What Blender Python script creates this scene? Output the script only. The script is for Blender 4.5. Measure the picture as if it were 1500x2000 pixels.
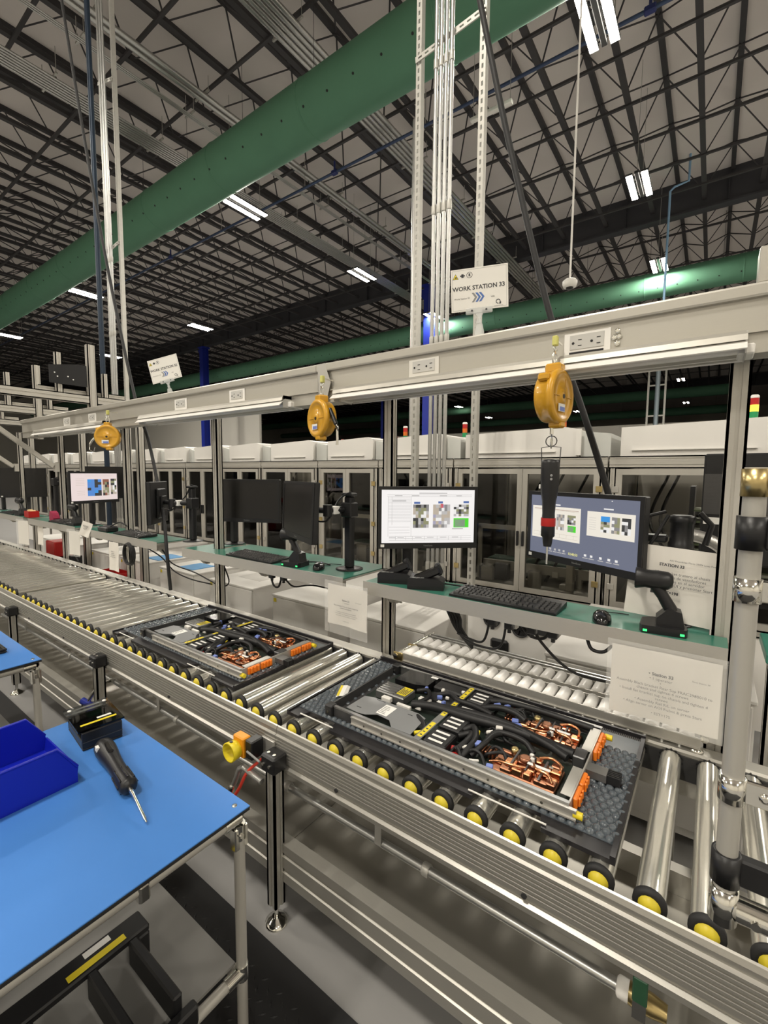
import bpy, bmesh, math, random
from mathutils import Vector, Matrix, Euler
for o in list(bpy.data.objects): bpy.data.objects.remove(o)
scene = bpy.context.scene
COL = scene.collection
random.seed(7)
PI = math.pi
# ------------------------------------------------------------------ camera, world, exposure
cd = bpy.data.cameras.new('camera'); cam = bpy.data.objects.new('camera', cd); COL.objects.link(cam)
cd.sensor_fit = 'VERTICAL'; cd.sensor_height = 36.0; cd.lens = 878.44 / 2000 * 36.0
cd.clip_start = 0.02; cd.clip_end = 400
cam.matrix_world = Matrix(((0.80908, -0.05660, 0.58496, 0.0), (0.58764, 0.06427, -0.80657, 0.0), (0.00806, 0.99633, 0.08526, 1.65), (0, 0, 0, 1)))
scene.camera = cam
w = bpy.data.worlds.new('world'); scene.world = w; w.use_nodes = True
w.node_tree.nodes['Background'].inputs[0].default_value = (1.0, 0.96, 0.9, 1)
w.node_tree.nodes['Background'].inputs[1].default_value = 0.0
scene.view_settings.view_transform = 'Standard'; scene.view_settings.look = 'None'
scene.view_settings.exposure = 0.0; scene.view_settings.gamma = 1.0; scene.view_settings.use_curve_mapping = False
LAMP_W = 350.0
# ------------------------------------------------------------------ materials
MATS = {}
def mat(name, col, rough=0.5, metal=0.0, bump=0.0, scale=60.0, var=0.0, spec=0.5, coat=0.0, alpha=1.0, trans=0.0, emit=None, estr=0.0, stretch=None, ior=1.45):
    if name in MATS: return MATS[name]
    m = bpy.data.materials.new(name); m.use_nodes = True
    nt = m.node_tree; b = nt.nodes['Principled BSDF']
    b.inputs['Base Color'].default_value = (*col, 1); b.inputs['Roughness'].default_value = rough
    b.inputs['Metallic'].default_value = metal; b.inputs['Specular IOR Level'].default_value = spec
    b.inputs['Coat Weight'].default_value = coat; b.inputs['Alpha'].default_value = alpha
    b.inputs['Transmission Weight'].default_value = trans; b.inputs['IOR'].default_value = ior
    if emit: b.inputs['Emission Color'].default_value = (*emit, 1); b.inputs['Emission Strength'].default_value = estr
    if bump or var:
        tc = nt.nodes.new('ShaderNodeTexCoord'); mp = nt.nodes.new('ShaderNodeMapping'); nz = nt.nodes.new('ShaderNodeTexNoise')
        nt.links.new(tc.outputs['Object'], mp.inputs[0]); nt.links.new(mp.outputs[0], nz.inputs['Vector'])
        if stretch: mp.inputs['Scale'].default_value = stretch
        nz.inputs['Scale'].default_value = scale; nz.inputs['Detail'].default_value = 4
        if var:
            mx = nt.nodes.new('ShaderNodeMix'); mx.data_type = 'RGBA'
            nt.links.new(nz.outputs['Fac'], mx.inputs['Factor'])
            mx.inputs['A'].default_value = (*[c * (1 - var) for c in col], 1); mx.inputs['B'].default_value = (*[min(1, c * (1 + var)) for c in col], 1)
            nt.links.new(mx.outputs['Result'], b.inputs['Base Color'])
        if bump:
            bp = nt.nodes.new('ShaderNodeBump'); bp.inputs['Strength'].default_value = bump; bp.inputs['Distance'].default_value = 0.002
            nt.links.new(nz.outputs['Fac'], bp.inputs['Height']); nt.links.new(bp.outputs[0], b.inputs['Normal'])
    MATS[name] = m
    return m
ALU = mat('aluminium', (0.52, 0.50, 0.455), 0.42, 0.5, var=0.06, scale=30, stretch=(1, 40, 40))
RACE = mat('raceway_aluminium', (0.50, 0.48, 0.43), 0.36, 0.55, var=0.05, scale=30, stretch=(1, 40, 40))
ALU_D = mat('aluminium_shade_toned', (0.46, 0.445, 0.405), 0.42, 0.6, var=0.08, scale=30, stretch=(1, 40, 40))  # same aluminium, colour set slightly darker for rails and legs in shade
SLOT = ALU
RAILM = mat('rail_extrusion', (0.47, 0.455, 0.415), 0.32, 0.7, var=0.05, scale=30, stretch=(1, 40, 40))
STEEL = mat('polished_steel', (0.78, 0.765, 0.70), 0.20, 0.82, var=0.05, scale=12, stretch=(6, 1, 6))
SHEET = mat('brushed_sheet', (0.50, 0.485, 0.45), 0.4, 0.6, var=0.06, scale=40, stretch=(1, 30, 30))
GALV = mat('galvanised', (0.50, 0.50, 0.485), 0.34, 0.85, var=0.12, scale=25)
ZINC = mat('zinc_strut', (0.50, 0.49, 0.455), 0.45, 0.6, var=0.1, scale=30)
CHROME = mat('chrome', (0.78, 0.77, 0.72), 0.12, 1.0)
BRASS = mat('brass', (0.6, 0.47, 0.22), 0.3, 1.0)
BLACK = mat('black_plastic', (0.012, 0.012, 0.013), 0.38, var=0.2, scale=80)
BLACK_G = mat('black_gloss', (0.008, 0.008, 0.009), 0.16, coat=0.3)
BLACK_M = mat('black_matte', (0.016, 0.016, 0.017), 0.75)
RUBBER = mat('black_rubber', (0.014, 0.014, 0.015), 0.6)
DGREY = mat('dark_grey_metal', (0.06, 0.06, 0.062), 0.42, 0.5)
GREYP = mat('grey_plastic', (0.25, 0.25, 0.245), 0.45)
LGREY = mat('light_grey_panel', (0.52, 0.51, 0.48), 0.45)
WHITE = mat('white_paint', (0.80, 0.78, 0.74), 0.42)
WCAB = mat('white_cabinet', (0.80, 0.78, 0.745), 0.4)
WROLL = mat('white_nylon', (0.84, 0.82, 0.79), 0.35)
PAPER = mat('paper', (0.72, 0.69, 0.64), 0.7, bump=0.3, scale=8)
SLEEVE = mat('clear_sleeve', (0.9, 0.9, 0.88), 0.08, alpha=0.16, coat=0.5)
INK = mat('ink', (0.06, 0.06, 0.065), 0.8)
GREEN_MAT = mat('green_esd_mat', (0.035, 0.16, 0.115), 0.28, var=0.1, scale=15)
BLUE_TOP = mat('blue_laminate', (0.06, 0.205, 0.56), 0.42, var=0.10, scale=4, bump=0.03)
BLUE_BIN = mat('blue_bin_plastic', (0.006, 0.015, 0.40), 0.3)
BLUE_COL = mat('blue_column_paint', (0.012, 0.025, 0.26), 0.4)
BLUE_PIPE = mat('blue_pipe', (0.05, 0.075, 0.15), 0.4, 0.3)
YELLOW = mat('yellow_plastic', (0.70, 0.56, 0.02), 0.4)
HUBY = mat('yellow_hub', (0.62, 0.50, 0.03), 0.4)
AMBER = mat('balancer_yellow', (0.62, 0.32, 0.02), 0.3, coat=0.4)
ORANGE = mat('orange_plastic', (0.80, 0.20, 0.015), 0.4)
ORANGE2 = mat('orange_box', (0.75, 0.29, 0.01), 0.4)
RED = mat('red_plastic', (0.40, 0.012, 0.01), 0.4)
REDHOSE = mat('red_hose', (0.60, 0.05, 0.03), 0.35)
COPPER = mat('copper', (0.80, 0.36, 0.18), 0.26, 1.0, var=0.15, scale=40)
COPPER2 = mat('copper_dark', (0.36, 0.17, 0.10), 0.4, 1.0, var=0.2, scale=60)
DUCT = mat('green_duct_fabric', (0.085, 0.215, 0.135), 0.7, var=0.08, scale=2)
ROOF = mat('roof_deck', (0.72, 0.67, 0.64), 0.9, var=0.07, scale=0.8)
JOIST = mat('joist_steel', (0.055, 0.052, 0.055), 0.6, 0.2)
GIRD = mat('girder_steel', (0.05, 0.05, 0.058), 0.6, 0.2)
CONC = mat('epoxy_floor', (0.27, 0.265, 0.26), 0.35, var=0.1, scale=2)
PAN = mat('pan_sheet', (0.34, 0.325, 0.29), 0.32, 0.6, var=0.08, scale=6)
FLMAT = mat('anti_fatigue_mat', (0.014, 0.014, 0.015), 0.6)
BUBBLE = mat('bubble_dimple_sheet', (0.075, 0.09, 0.105), 0.12, coat=0.8, var=0.1, scale=30)
TRAYP = mat('black_corrugated_tray', (0.015, 0.014, 0.016), 0.4, var=0.15, scale=50)
CHASSIS = mat('server_steel', (0.30, 0.30, 0.295), 0.36, 0.85, var=0.08, scale=20)
CHASSIS_D = mat('server_steel_dark', (0.13, 0.13, 0.132), 0.4, 0.7)
COVER = mat('grey_cover_sheet', (0.24, 0.245, 0.25), 0.4, 0.3)
CABLE = mat('cable_sheath', (0.010, 0.010, 0.011), 0.5)
BLUECON = mat('blue_connector', (0.16, 0.22, 0.55), 0.45)
WHITECON = mat('white_connector', (0.72, 0.70, 0.66), 0.5)
PCB = mat('dark_circuit_board', (0.02, 0.03, 0.024), 0.5, var=0.3, scale=80)
LABELW = mat('white_label', (0.78, 0.77, 0.74), 0.55)
LABELY = mat('yellow_label', (0.72, 0.58, 0.02), 0.5)
def pane_mat(name, tint, refl):
    m = bpy.data.materials.new(name); m.use_nodes = True; nt = m.node_tree; nt.nodes.remove(nt.nodes['Principled BSDF'])
    tr = nt.nodes.new('ShaderNodeBsdfTransparent'); tr.inputs[0].default_value = (*tint, 1)
    gl = nt.nodes.new('ShaderNodeBsdfGlossy'); gl.inputs['Roughness'].default_value = 0.03
    fr = nt.nodes.new('ShaderNodeFresnel'); fr.inputs[0].default_value = refl
    mx = nt.nodes.new('ShaderNodeMixShader'); nt.links.new(fr.outputs[0], mx.inputs[0]); nt.links.new(tr.outputs[0], mx.inputs[1]); nt.links.new(gl.outputs[0], mx.inputs[2])
    nt.links.new(mx.outputs[0], nt.nodes['Material Output'].inputs[0]); MATS[name] = m
    return m
GLASS = pane_mat('smoked_pane', (0.80, 0.79, 0.76), 1.35)
ACRYL = pane_mat('clear_acrylic', (0.72, 0.76, 0.80), 1.5)
SCREEN_OFF = mat('screen_off', (0.012, 0.011, 0.010), 0.28)
BEZEL = mat('monitor_bezel', (0.011, 0.011, 0.012), 0.4)
WALLW = mat('wall_white', (0.72, 0.69, 0.63), 0.7)
INT_D = mat('cell_back_panel', (0.36, 0.35, 0.33), 0.55)
INT_M = mat('cell_mid_metal', (0.46, 0.45, 0.42), 0.4, 0.4)
BELT = mat('green_belt', (0.02, 0.05, 0.035), 0.5)
BLUECLOTH = mat('blue_cloth', (0.16, 0.38, 0.68), 0.7)
LENS = mat('lamp_lens', (1, 0.97, 0.9), 0.4, emit=(1.0, 0.93, 0.80), estr=40.0)
def emis(name, col, s):
    if name in MATS: return MATS[name]
    m = mat(name, (0.01, 0.01, 0.01), 0.35, emit=col, estr=s)
    return m
# ------------------------------------------------------------------ mesh builder
class MB:
    def __init__(self): self.v = []; self.f = []; self.mi = []; self.sm = []; self.cur = 0
    def add(self, vs, fs, smooth=False):
        n = len(self.v); self.v += [tuple(p) for p in vs]
        for f in fs: self.f.append([i + n for i in f]); self.mi.append(self.cur); self.sm.append(smooth)
        return self
    def m(self, i): self.cur = i; return self
    def box(self, x0, x1, y0, y1, z0, z1, M=None):
        p = [Vector(q) for q in ((x0,y0,z0),(x1,y0,z0),(x1,y1,z0),(x0,y1,z0),(x0,y0,z1),(x1,y0,z1),(x1,y1,z1),(x0,y1,z1))]
        if M: p = [M @ q for q in p]
        return self.add(p, ((3,2,1,0),(4,5,6,7),(0,1,5,4),(1,2,6,5),(2,3,7,6),(3,0,4,7)))
    def bbox(self, x0, x1, y0, y1, z0, z1, c=0.003, M=None):
        # chamfered box: octagonal in plan plus chamfered top and bottom
        c = min(c, abs(x1-x0)*.45, abs(y1-y0)*.45, abs(z1-z0)*.45)
        def ring(i, z):
            return [(x0+c,y0+i,z),(x1-c,y0+i,z),(x1-i,y0+c,z),(x1-i,y1-c,z),(x1-c,y1-i,z),(x0+c,y1-i,z),(x0+i,y1-c,z),(x0+i,y0+c,z)]
        R = [ring(c, z0), ring(0, z0+c), ring(0, z1-c), ring(c, z1)]
        vs = [Vector(q) for r in R for q in r]
        if M: vs = [M @ q for q in vs]
        fs = [tuple(range(7,-1,-1)), tuple(range(24,32))]
        for k in range(3):
            for i in range(8): fs.append((k*8+i, k*8+(i+1)%8, k*8+8+(i+1)%8, k*8+8+i))
        return self.add(vs, fs)
    def cyl(self, a, b, r, n=12, r2=None, caps=True, smooth=True):
        a = Vector(a); b = Vector(b); r2 = r if r2 is None else r2
        d = (b - a); q = d.to_track_quat('Z', 'Y') if d.length > 1e-9 else Euler((0,0,0)).to_quaternion()
        vs = []
        for c, rr in ((a, r), (b, r2)):
            for i in range(n):
                t = 2*PI*i/n; vs.append(c + q @ Vector((rr*math.cos(t), rr*math.sin(t), 0)))
        self.add(vs, [(i, (i+1)%n, n+(i+1)%n, n+i) for i in range(n)], smooth)
        if caps: self.add(vs[:n], [tuple(range(n-1,-1,-1))]); self.add(vs[n:], [tuple(range(n))])
        return self
    def tube(self, pts, r, n=8, caps=True):
        pts = [Vector(p) for p in pts]; rings = []; N = len(pts)
        up = None
        for i in range(N):
            t = (pts[min(i+1,N-1)] - pts[max(i-1,0)]).normalized()
            if up is None: up = t.orthogonal().normalized()
            s = t.cross(up)
            if s.length < 1e-6: s = t.orthogonal()
            s.normalize(); up = s.cross(t).normalized()
            rr = r[i] if isinstance(r, (list, tuple)) else r
            rings.append([pts[i] + rr*(math.cos(2*PI*k/n)*s + math.sin(2*PI*k/n)*up) for k in range(n)])
        vs = [q for R in rings for q in R]
        self.add(vs, [(i*n+k, i*n+(k+1)%n, (i+1)*n+(k+1)%n, (i+1)*n+k) for i in range(N-1) for k in range(n)], True)
        if caps: self.add(rings[0], [tuple(range(n))]); self.add(rings[-1], [tuple(range(n-1,-1,-1))])
        return self
    def lathe(self, prof, n=20, M=None, smooth=True):
        vs = []
        for rr, z in prof:
            for i in range(n):
                t = 2*PI*i/n; q = Vector((rr*math.cos(t), rr*math.sin(t), z)); vs.append(M @ q if M else q)
        L = len(prof)
        self.add(vs, [(k*n+i, k*n+(i+1)%n, (k+1)*n+(i+1)%n, (k+1)*n+i) for k in range(L-1) for i in range(n)], smooth)
        self.add(vs[:n], [tuple(range(n-1,-1,-1))]); self.add(vs[-n:], [tuple(range(n))])
        return self
    def prism(self, poly, h0, h1, axis='z', M=None):
        # poly: 2D outline; extruded along the axis
        def P3(p, h):
            return {'z': (p[0],p[1],h), 'y': (p[0],h,p[1]), 'x': (h,p[0],p[1])}[axis]
        n = len(poly); vs = [Vector(P3(p,h)) for h in (h0,h1) for p in poly]
        if M: vs = [M @ q for q in vs]
        self.add(vs, [tuple(range(n-1,-1,-1)), tuple(range(n,2*n))] + [(i,(i+1)%n,n+(i+1)%n,n+i) for i in range(n)])
        return self
    def quad(self, a, b, c, d): return self.add([a,b,c,d], [(0,1,2,3)])
    def build(self, name, mats, parent=None, loc=None, rot=None):
        me = bpy.data.meshes.new(name); me.from_pydata(self.v, [], self.f)
        if not isinstance(mats, (list, tuple)): mats = [mats]
        for m in mats: me.materials.append(m)
        me.polygons.foreach_set('material_index', self.mi); me.polygons.foreach_set('use_smooth', self.sm)
        bm = bmesh.new(); bm.from_mesh(me); bmesh.ops.recalc_face_normals(bm, faces=bm.faces); bm.to_mesh(me); bm.free()
        me.update()
        o = bpy.data.objects.new(name, me); COL.objects.link(o)
        if parent: o.parent = parent
        if loc: o.location = loc
        if rot: o.rotation_euler = rot
        return o
def tag(o, label, cat, group=None, kind=None):
    if label: o['label'] = label
    if cat: o['category'] = cat
    if group: o['group'] = group
    if kind: o['kind'] = kind
    return o
def thing(name, label, cat, loc=(0,0,0), rz=0.0, group=None, rot=None):
    o = bpy.data.objects.new(name, None); COL.objects.link(o); o.empty_display_size = 0.05
    o.location = loc; o.rotation_euler = rot if rot else (0,0,rz)
    return tag(o, label, cat, group)
def dup(root, loc, rz=None, label=None, group=None):
    r = root.copy(); COL.objects.link(r); r.location = loc
    if rz is not None: r.rotation_euler = (0,0,rz)
    if label: r['label'] = label
    if group: r['group'] = group
    for ch in list(root.children):
        c = ch.copy(); COL.objects.link(c); c.parent = r
        for g in list(ch.children):
            d = g.copy(); COL.objects.link(d); d.parent = c
    return r
def inst(o, parent, loc):
    c = o.copy(); COL.objects.link(c); c.parent = parent; c.location = loc
    return c
def struct(o): o['kind'] = 'structure'; return o
def text(body, size, m, parent, loc, rot=(0,0,0), align='CENTER', name='lettering', bold=0.0, space=1.0, sx=1.0):
    cu = bpy.data.curves.new(name, 'FONT'); cu.body = body; cu.size = size; cu.align_x = align; cu.align_y = 'CENTER'
    cu.space_line = space; cu.offset = bold; cu.resolution_u = 2
    t = bpy.data.objects.new('tmp', cu); COL.objects.link(t)
    bpy.context.view_layer.update()
    me = bpy.data.meshes.new_from_object(t.evaluated_get(bpy.context.evaluated_depsgraph_get()))
    bpy.data.objects.remove(t); bpy.data.curves.remove(cu)
    me.materials.clear(); me.materials.append(m)
    o = bpy.data.objects.new(name, me); COL.objects.link(o); o.parent = parent
    o.location = loc; o.rotation_euler = rot; o.scale = (sx, 1, 1)
    return o
def rects(name, items, parent, y=-0.001, axis='xz'):
    # flat print: list of (x0, z0, x1, z1, material) in the local x-z plane, facing -y
    ms = []; mb = MB()
    for x0, z0, x1, z1, m in items:
        if m not in ms: ms.append(m)
        mb.m(ms.index(m))
        if axis == 'xz': mb.quad((x0,y,z0),(x1,y,z0),(x1,y,z1),(x0,y,z1))
        else: mb.quad((x0,z0,y),(x1,z0,y),(x1,z1,y),(x0,z1,y))
    return mb.build(name, ms, parent)
def profile_bar(mb, x0, x1, y0, y1, z0, z1, axis):
    """slotted aluminium extrusion: body slot 0, dark groove strips slot 1 set in recesses"""
    g = 0.004
    mb.m(0)
    if axis == 'x':
        d = (y1-y0); h = (z1-z0); n = max(1, round(h/0.045)); s = h/n
        mb.m(1).box(x0+.0005, x1-.0005, y0+g, y1-g, z0+g, z1-g).m(0)
        for k in range(n):
            zc = z0+s*(k+.5)
            for (ya, yb) in ((y0,y0+g*2),(y1-g*2,y1)):
                mb.box(x0,x1,ya,yb,z0+s*k,zc-.005); mb.box(x0,x1,ya,yb,zc+.005,z0+s*(k+1))
        yc = (y0+y1)/2
        for (za,zb) in ((z0,z0+g*2),(z1-g*2,z1)):
            mb.box(x0,x1,y0,yc-.005,za,zb); mb.box(x0,x1,yc+.005,y1,za,zb)
    elif axis == 'z':
        mb.m(1).box(x0+g,x1-g,y0+g,y1-g,z0+.0005,z1-.0005).m(0)
        for A in ('x','y'):
            lo, hi = (x0,x1) if A == 'x' else (y0,y1)
            L = hi-lo; n = max(1, round(L/0.045)); s = L/n
            for k in range(n):
                c = lo+s*(k+.5)
                for a, b in ((lo+s*k, c-.005), (c+.005, lo+s*(k+1))):
                    if A == 'x':
                        mb.box(a,b,y0,y0+g*2,z0,z1); mb.box(a,b,y1-g*2,y1,z0,z1)
                    else:
                        mb.box(x0,x0+g*2,a,b,z0,z1); mb.box(x1-g*2,x1,a,b,z0,z1)
    else:
        mb.m(1).box(x0+g,x1-g,y0+.0005,y1-.0005,z0+g,z1-g).m(0)
        zc = (z0+z1)/2; xc = (x0+x1)/2
        for (a,b) in ((x0,x0+g*2),(x1-g*2,x1)):
            mb.box(a,b,y0,y1,z0,zc-.005); mb.box(a,b,y0,y1,zc+.005,z1)
        for (a,b) in ((z0,z0+g*2),(z1-g*2,z1)):
            mb.box(x0,xc-.005,y0,y1,a,b); mb.box(xc+.005,x1,y0,y1,a,b)
    return mb.m(0)
def prof(name, x0, x1, y0, y1, z0, z1, axis, parent=None, m=None):
    return profile_bar(MB(), x0,x1,y0,y1,z0,z1,axis).build(name, [m or ALU, m or ALU], parent)
def arc(c, r, a0, a1, n=8, plane='xz'):
    out = []
    for i in range(n+1):
        t = a0+(a1-a0)*i/n; u, v = r*math.cos(t), r*math.sin(t)
        out.append(Vector(c)+Vector({'xz':(u,0,v),'yz':(0,u,v),'xy':(u,v,0)}[plane]))
    return out
def bez(pts, n=8):
    """Catmull-Rom through the points"""
    P = [Vector(p) for p in pts]; P = [2*P[0]-P[1]] + P + [2*P[-1]-P[-2]]; out = []
    for i in range(1, len(P)-2):
        for k in range(n):
            t = k/n; a,b,c,d = P[i-1],P[i],P[i+1],P[i+2]
            out.append(0.5*((2*b)+(c-a)*t+(2*a-5*b+4*c-d)*t*t+(3*b-a-3*c+d)*t**3))
    out.append(P[-2]); return out
# ------------------------------------------------------------------ setting: floor, roof, walls
flo = struct(MB().box(-75, 12, -12, 85, -0.1, 0).build('floor', CONC))
ceil = struct(MB().box(-75, 12, -12, 85, 11.86, 11.95).build('ceiling', ROOF))
struct(MB().box(-75, -27.5, 22, 22.2, 0, 6.6).build('wall_partition', WALLW))
struct(MB().box(-27.3, 12, 36, 36.2, 0, 5.2).build('wall_back', WALLW))
struct(MB().box(-75.2, -75, -12, 85, 0, 11.95).build('wall_left', WALLW))
struct(MB().box(12, 12.2, -12, 85, 0, 11.95).build('wall_right', WALLW))
struct(MB().box(-75, 12, -12.2, -12, 0, 11.95).build('wall_front', WALLW))
struct(MB().box(-75, 12, 85, 85.2, 0, 11.95).build('wall_far', WALLW))
# roof framing: parallel lines of top and bottom chords joined by slanted round-bar webs
def make_joist(y0, y1, webs):
    mb = MB()
    mb.box(-.06, .06, y0, y1, 11.74, 11.86)
    mb.box(-.735-.065, -.735+.065, y0, y1, 11.04, 11.14)
    if webs:
        p = 1.9; n = int((y1-y0)/p)
        for j in range(n):
            ya = y0+j*p; ym = ya+p/2; yb = ya+p
            for (xb) in (-.735, .785):
                mb.cyl((xb, ya, 11.1), (0, ym, 11.76), .02, 4, caps=False, smooth=False)
                mb.cyl((0, ym, 11.76), (xb, yb, 11.1), .02, 4, caps=False, smooth=False)
    return mb.build('roof_joist', JOIST, ceil)
for (y0, y1, wb, nmax) in ((-2, 19.45, True, 40), (19.6, 39, True, 46), (39.2, 58, False, 46)):
    j0 = None
    for n in range(-3, nmax):
        if j0 is None: j0 = make_joist(y0, y1, wb); j0.location = (-1.52*n, 0, 0)
        else:
            c = j0.copy(); COL.objects.link(c); c.parent = ceil; c.location = (-1.52*n, 0, 0)
b0 = MB().box(-68, 5, -.035, .035, 11.0, 11.06).build('bridging_bar', JOIST, ceil)
ys = [2.2+1.62*i for i in range(11)]+[21.5+3.2*i for i in range(11)]
for i, y in enumerate(ys):
    c = b0 if i == 0 else inst(b0, ceil, (0,0,0))
    c.location = (0, y, 0)
for y in (19.5, 39.1, 58.5):
    mb = MB(); mb.box(-72, 8, y-.02, y+.02, 10.75, 11.9); mb.box(-72, 8, y-.18, y+.18, 10.7, 10.76)
    for k in range(26): mb.box(-70+3.04*k, -70+3.04*k+.02, y-.16, y+.16, 10.76, 11.7)
    mb.build('roof_girder', GIRD, ceil)
# ------------------------------------------------------------------ blue columns
def column(x, y, label):
    t = thing('building_column', label, 'column', (x,y,0), 0, 'blue painted steel columns')
    mb = MB(); mb.box(-.2,.2,-.24,-.21,0,10.7); mb.box(-.2,.2,.21,.24,0,10.7); mb.box(-.015,.015,-.21,.21,0,10.7); mb.build('shaft', BLUE_COL, t)
    MB().box(-.3,.3,-.3,.3,10.62,10.7).build('cap_plate', BLUE_COL, t)
    MB().box(-.3,.3,-.3,.3,0,.03).build('base_plate', BLUE_COL, t)
    mb = MB(); mb.prism([(-.2,10.6),(-.75,10.6),(-.2,9.9)], -.02, .02, 'y'); mb.build('gusset', BLUE_COL, t)
column(-11.5, 19.5, 'tall blue steel column behind the slotted strut frame')
column(-30.5, 19.5, 'tall blue steel column behind the unlit black monitors')
column(-24.0, 33.0, 'distant blue column beside the aluminium post')
# ------------------------------------------------------------------ fabric air ducts
def duct(y, r, label, x0=-70, x1=1.4, holes=False, top=11.03):
    t = thing('fabric_air_duct', label, 'air duct', (0,y,8.94), 0, 'green fabric air ducts under the roof')
    mb = MB(); n = 40
    xs = [x0+(x1-x0)*i/36 for i in range(37)]
    vs = [(x, r*math.cos(2*PI*k/n), r*math.sin(2*PI*k/n)) for x in xs for k in range(n)]
    mb.add(vs, [(i*n+k, i*n+(k+1)%n, (i+1)*n+(k+1)%n, (i+1)*n+k) for i in range(36) for k in range(n)], True)
    mb.add(vs[:n], [tuple(range(n))]); mb.add(vs[-n:], [tuple(range(n))])
    mb.build('tube', DUCT, t)
    s0 = MB().lathe([(r+.004,-.02),(r+.012,-.005),(r+.012,.005),(r+.004,.02)], 40, Matrix.Rotation(PI/2,4,'Y')).build('seam_band', DUCT, t, (x1-.9,0,0))
    for i in range(1, 24):
        x = x1-0.9-3.0*i
        if x > x0: inst(s0, t, (x,0,0))
    if holes:
        a = math.radians(212); d = Vector((0, math.cos(a), math.sin(a)))
        h0 = MB().cyl(d*(r-.01), d*(r+.006), .022, 8).build('air_nozzle', BLACK_M, t, (x1-.35,0,0))
        for i in range(1, 52): inst(h0, t, (x1-.35-.62*i,0,0))
    MB().cyl((x0, 0, r+.012), (x1, 0, r+.012), .014, 6).build('suspension_rail', JOIST, t)
    c0 = MB().cyl((0, 0, r+.02), (0, 0, top-8.94), .006, 4).build('suspension_cable', JOIST, t, (x1-1.5,0,0))
    for i in range(1, 30): inst(c0, t, (x1-1.5-2.28*i,0,0))
    return t
duct(7.0, .52, 'wide green fabric duct nearest the workstations, dotted with nozzles', holes=True, x1=6)
duct(20.65, .47, 'green fabric duct passing just behind the dark roof girder', holes=True)
duct(34.3, .45, 'green fabric duct hanging in front of the white back wall')
duct(48.0, .45, 'green fabric duct hanging beyond the white back wall', top=11.86)
duct(61.6, .45, 'farthest green fabric duct in the hall', top=11.86)
# ------------------------------------------------------------------ high-bay lamps
N_OFF = [0]
def highbay(x, y, z, label, wl=True, rz=0):
    # lamps of the same hall grid that hang behind or beside the camera get names ending in _offscreen
    off = y < 0 or x > 0
    if off: N_OFF[0] += 1
    nm = lambda s, k=0: '%s_%d_offscreen' % (s, N_OFF[0]*2+k) if off else s
    t = thing(nm('high_bay_lamp'), label, 'lamp', (x,y,z), rz, 'high bay lamps under the roof')
    mb = MB(); mb.bbox(-.05,.05,-.6,.6,.02,.09,.01); mb.bbox(-.25,-.09,-.6,.6,.02,.07,.01); mb.bbox(.09,.25,-.6,.6,.02,.07,.01); mb.box(-.2,.2,-.15,.15,.07,.09); mb.box(-.05,.05,-.15,.15,.09,.14); mb.build('housing', DGREY, t)
    for s in (-1, 1):
        MB().box(s*.17-.07, s*.17+.07, -.58, .58, 0.002, .02).build(nm('lens', (s+1)//2), LENS, t)
    for sy in (-.5,.5): MB().cyl((0,sy,.09),(0,sy,11.86-z),.006,5).build('hanger_wire', ZINC, t)
    if wl:
        for s in (-1, 1):
            ld = bpy.data.lights.new(nm('high_bay_light', (s+1)//2), 'AREA'); ld.shape = 'RECTANGLE'; ld.size = .14; ld.size_y = 1.16; ld.energy = LAMP_W/2; ld.color = (1.0, .94, .83)
            lo = bpy.data.objects.new(nm('lamp_light', (s+1)//2), ld); COL.objects.link(lo); lo.parent = t; lo.location = (s*.17,0,-.006)
    return t
LBL = {(-1.95,8.6): 'lit twin-lens high bay lamp beside the blue air pipe and camera rod', (-1.95,13.9): 'lit twin-lens high bay lamp in front of the dark girder, near the drop pipe', (-1.95,19.4): 'lit twin-lens high bay lamp right above the duct behind the girder',
 (-11.2,8.6): 'lit high bay lamp below the nearest green duct, beside the slim conduits', (-11.2,13.9): 'lit high bay lamp before the girder, left of the blue column', (-11.2,19.4): 'lit high bay lamp right beside the blue column head',
 (-22.0,8.6): 'lit high bay lamp seen left of the dark riser pipe', (-22.0,13.9): 'lit high bay lamp above the tilted station sign',
 (-32.3,8.6): 'lit high bay lamp over the far gantries', (-32.3,13.9): 'lit high bay lamp just right of the left strut frame'}
for i, X in enumerate((7.5, -1.95, -11.2, -22.0, -32.3)):
    for j, Y in enumerate((-7.5, -2.0, 8.6, 13.9, 19.4)):
        if (Y < 0 and X < -25) or (X < -20 and Y > 19): continue
        highbay(X, Y, 9.15, LBL.get((X,Y), 'lit twin-lens LED high bay lamp hung over the hall behind the workbenches'), wl=True)
for (X, Y) in ((-2.38, 42.8), (-2.56, 56.4), (-13.4, 57.2), (-24.4, 57.2), (-23.4, 46.4)):
    highbay(X, Y, 9.15, 'small distant LED high bay lamp beyond the dark girder, lit', wl=False)
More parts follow.
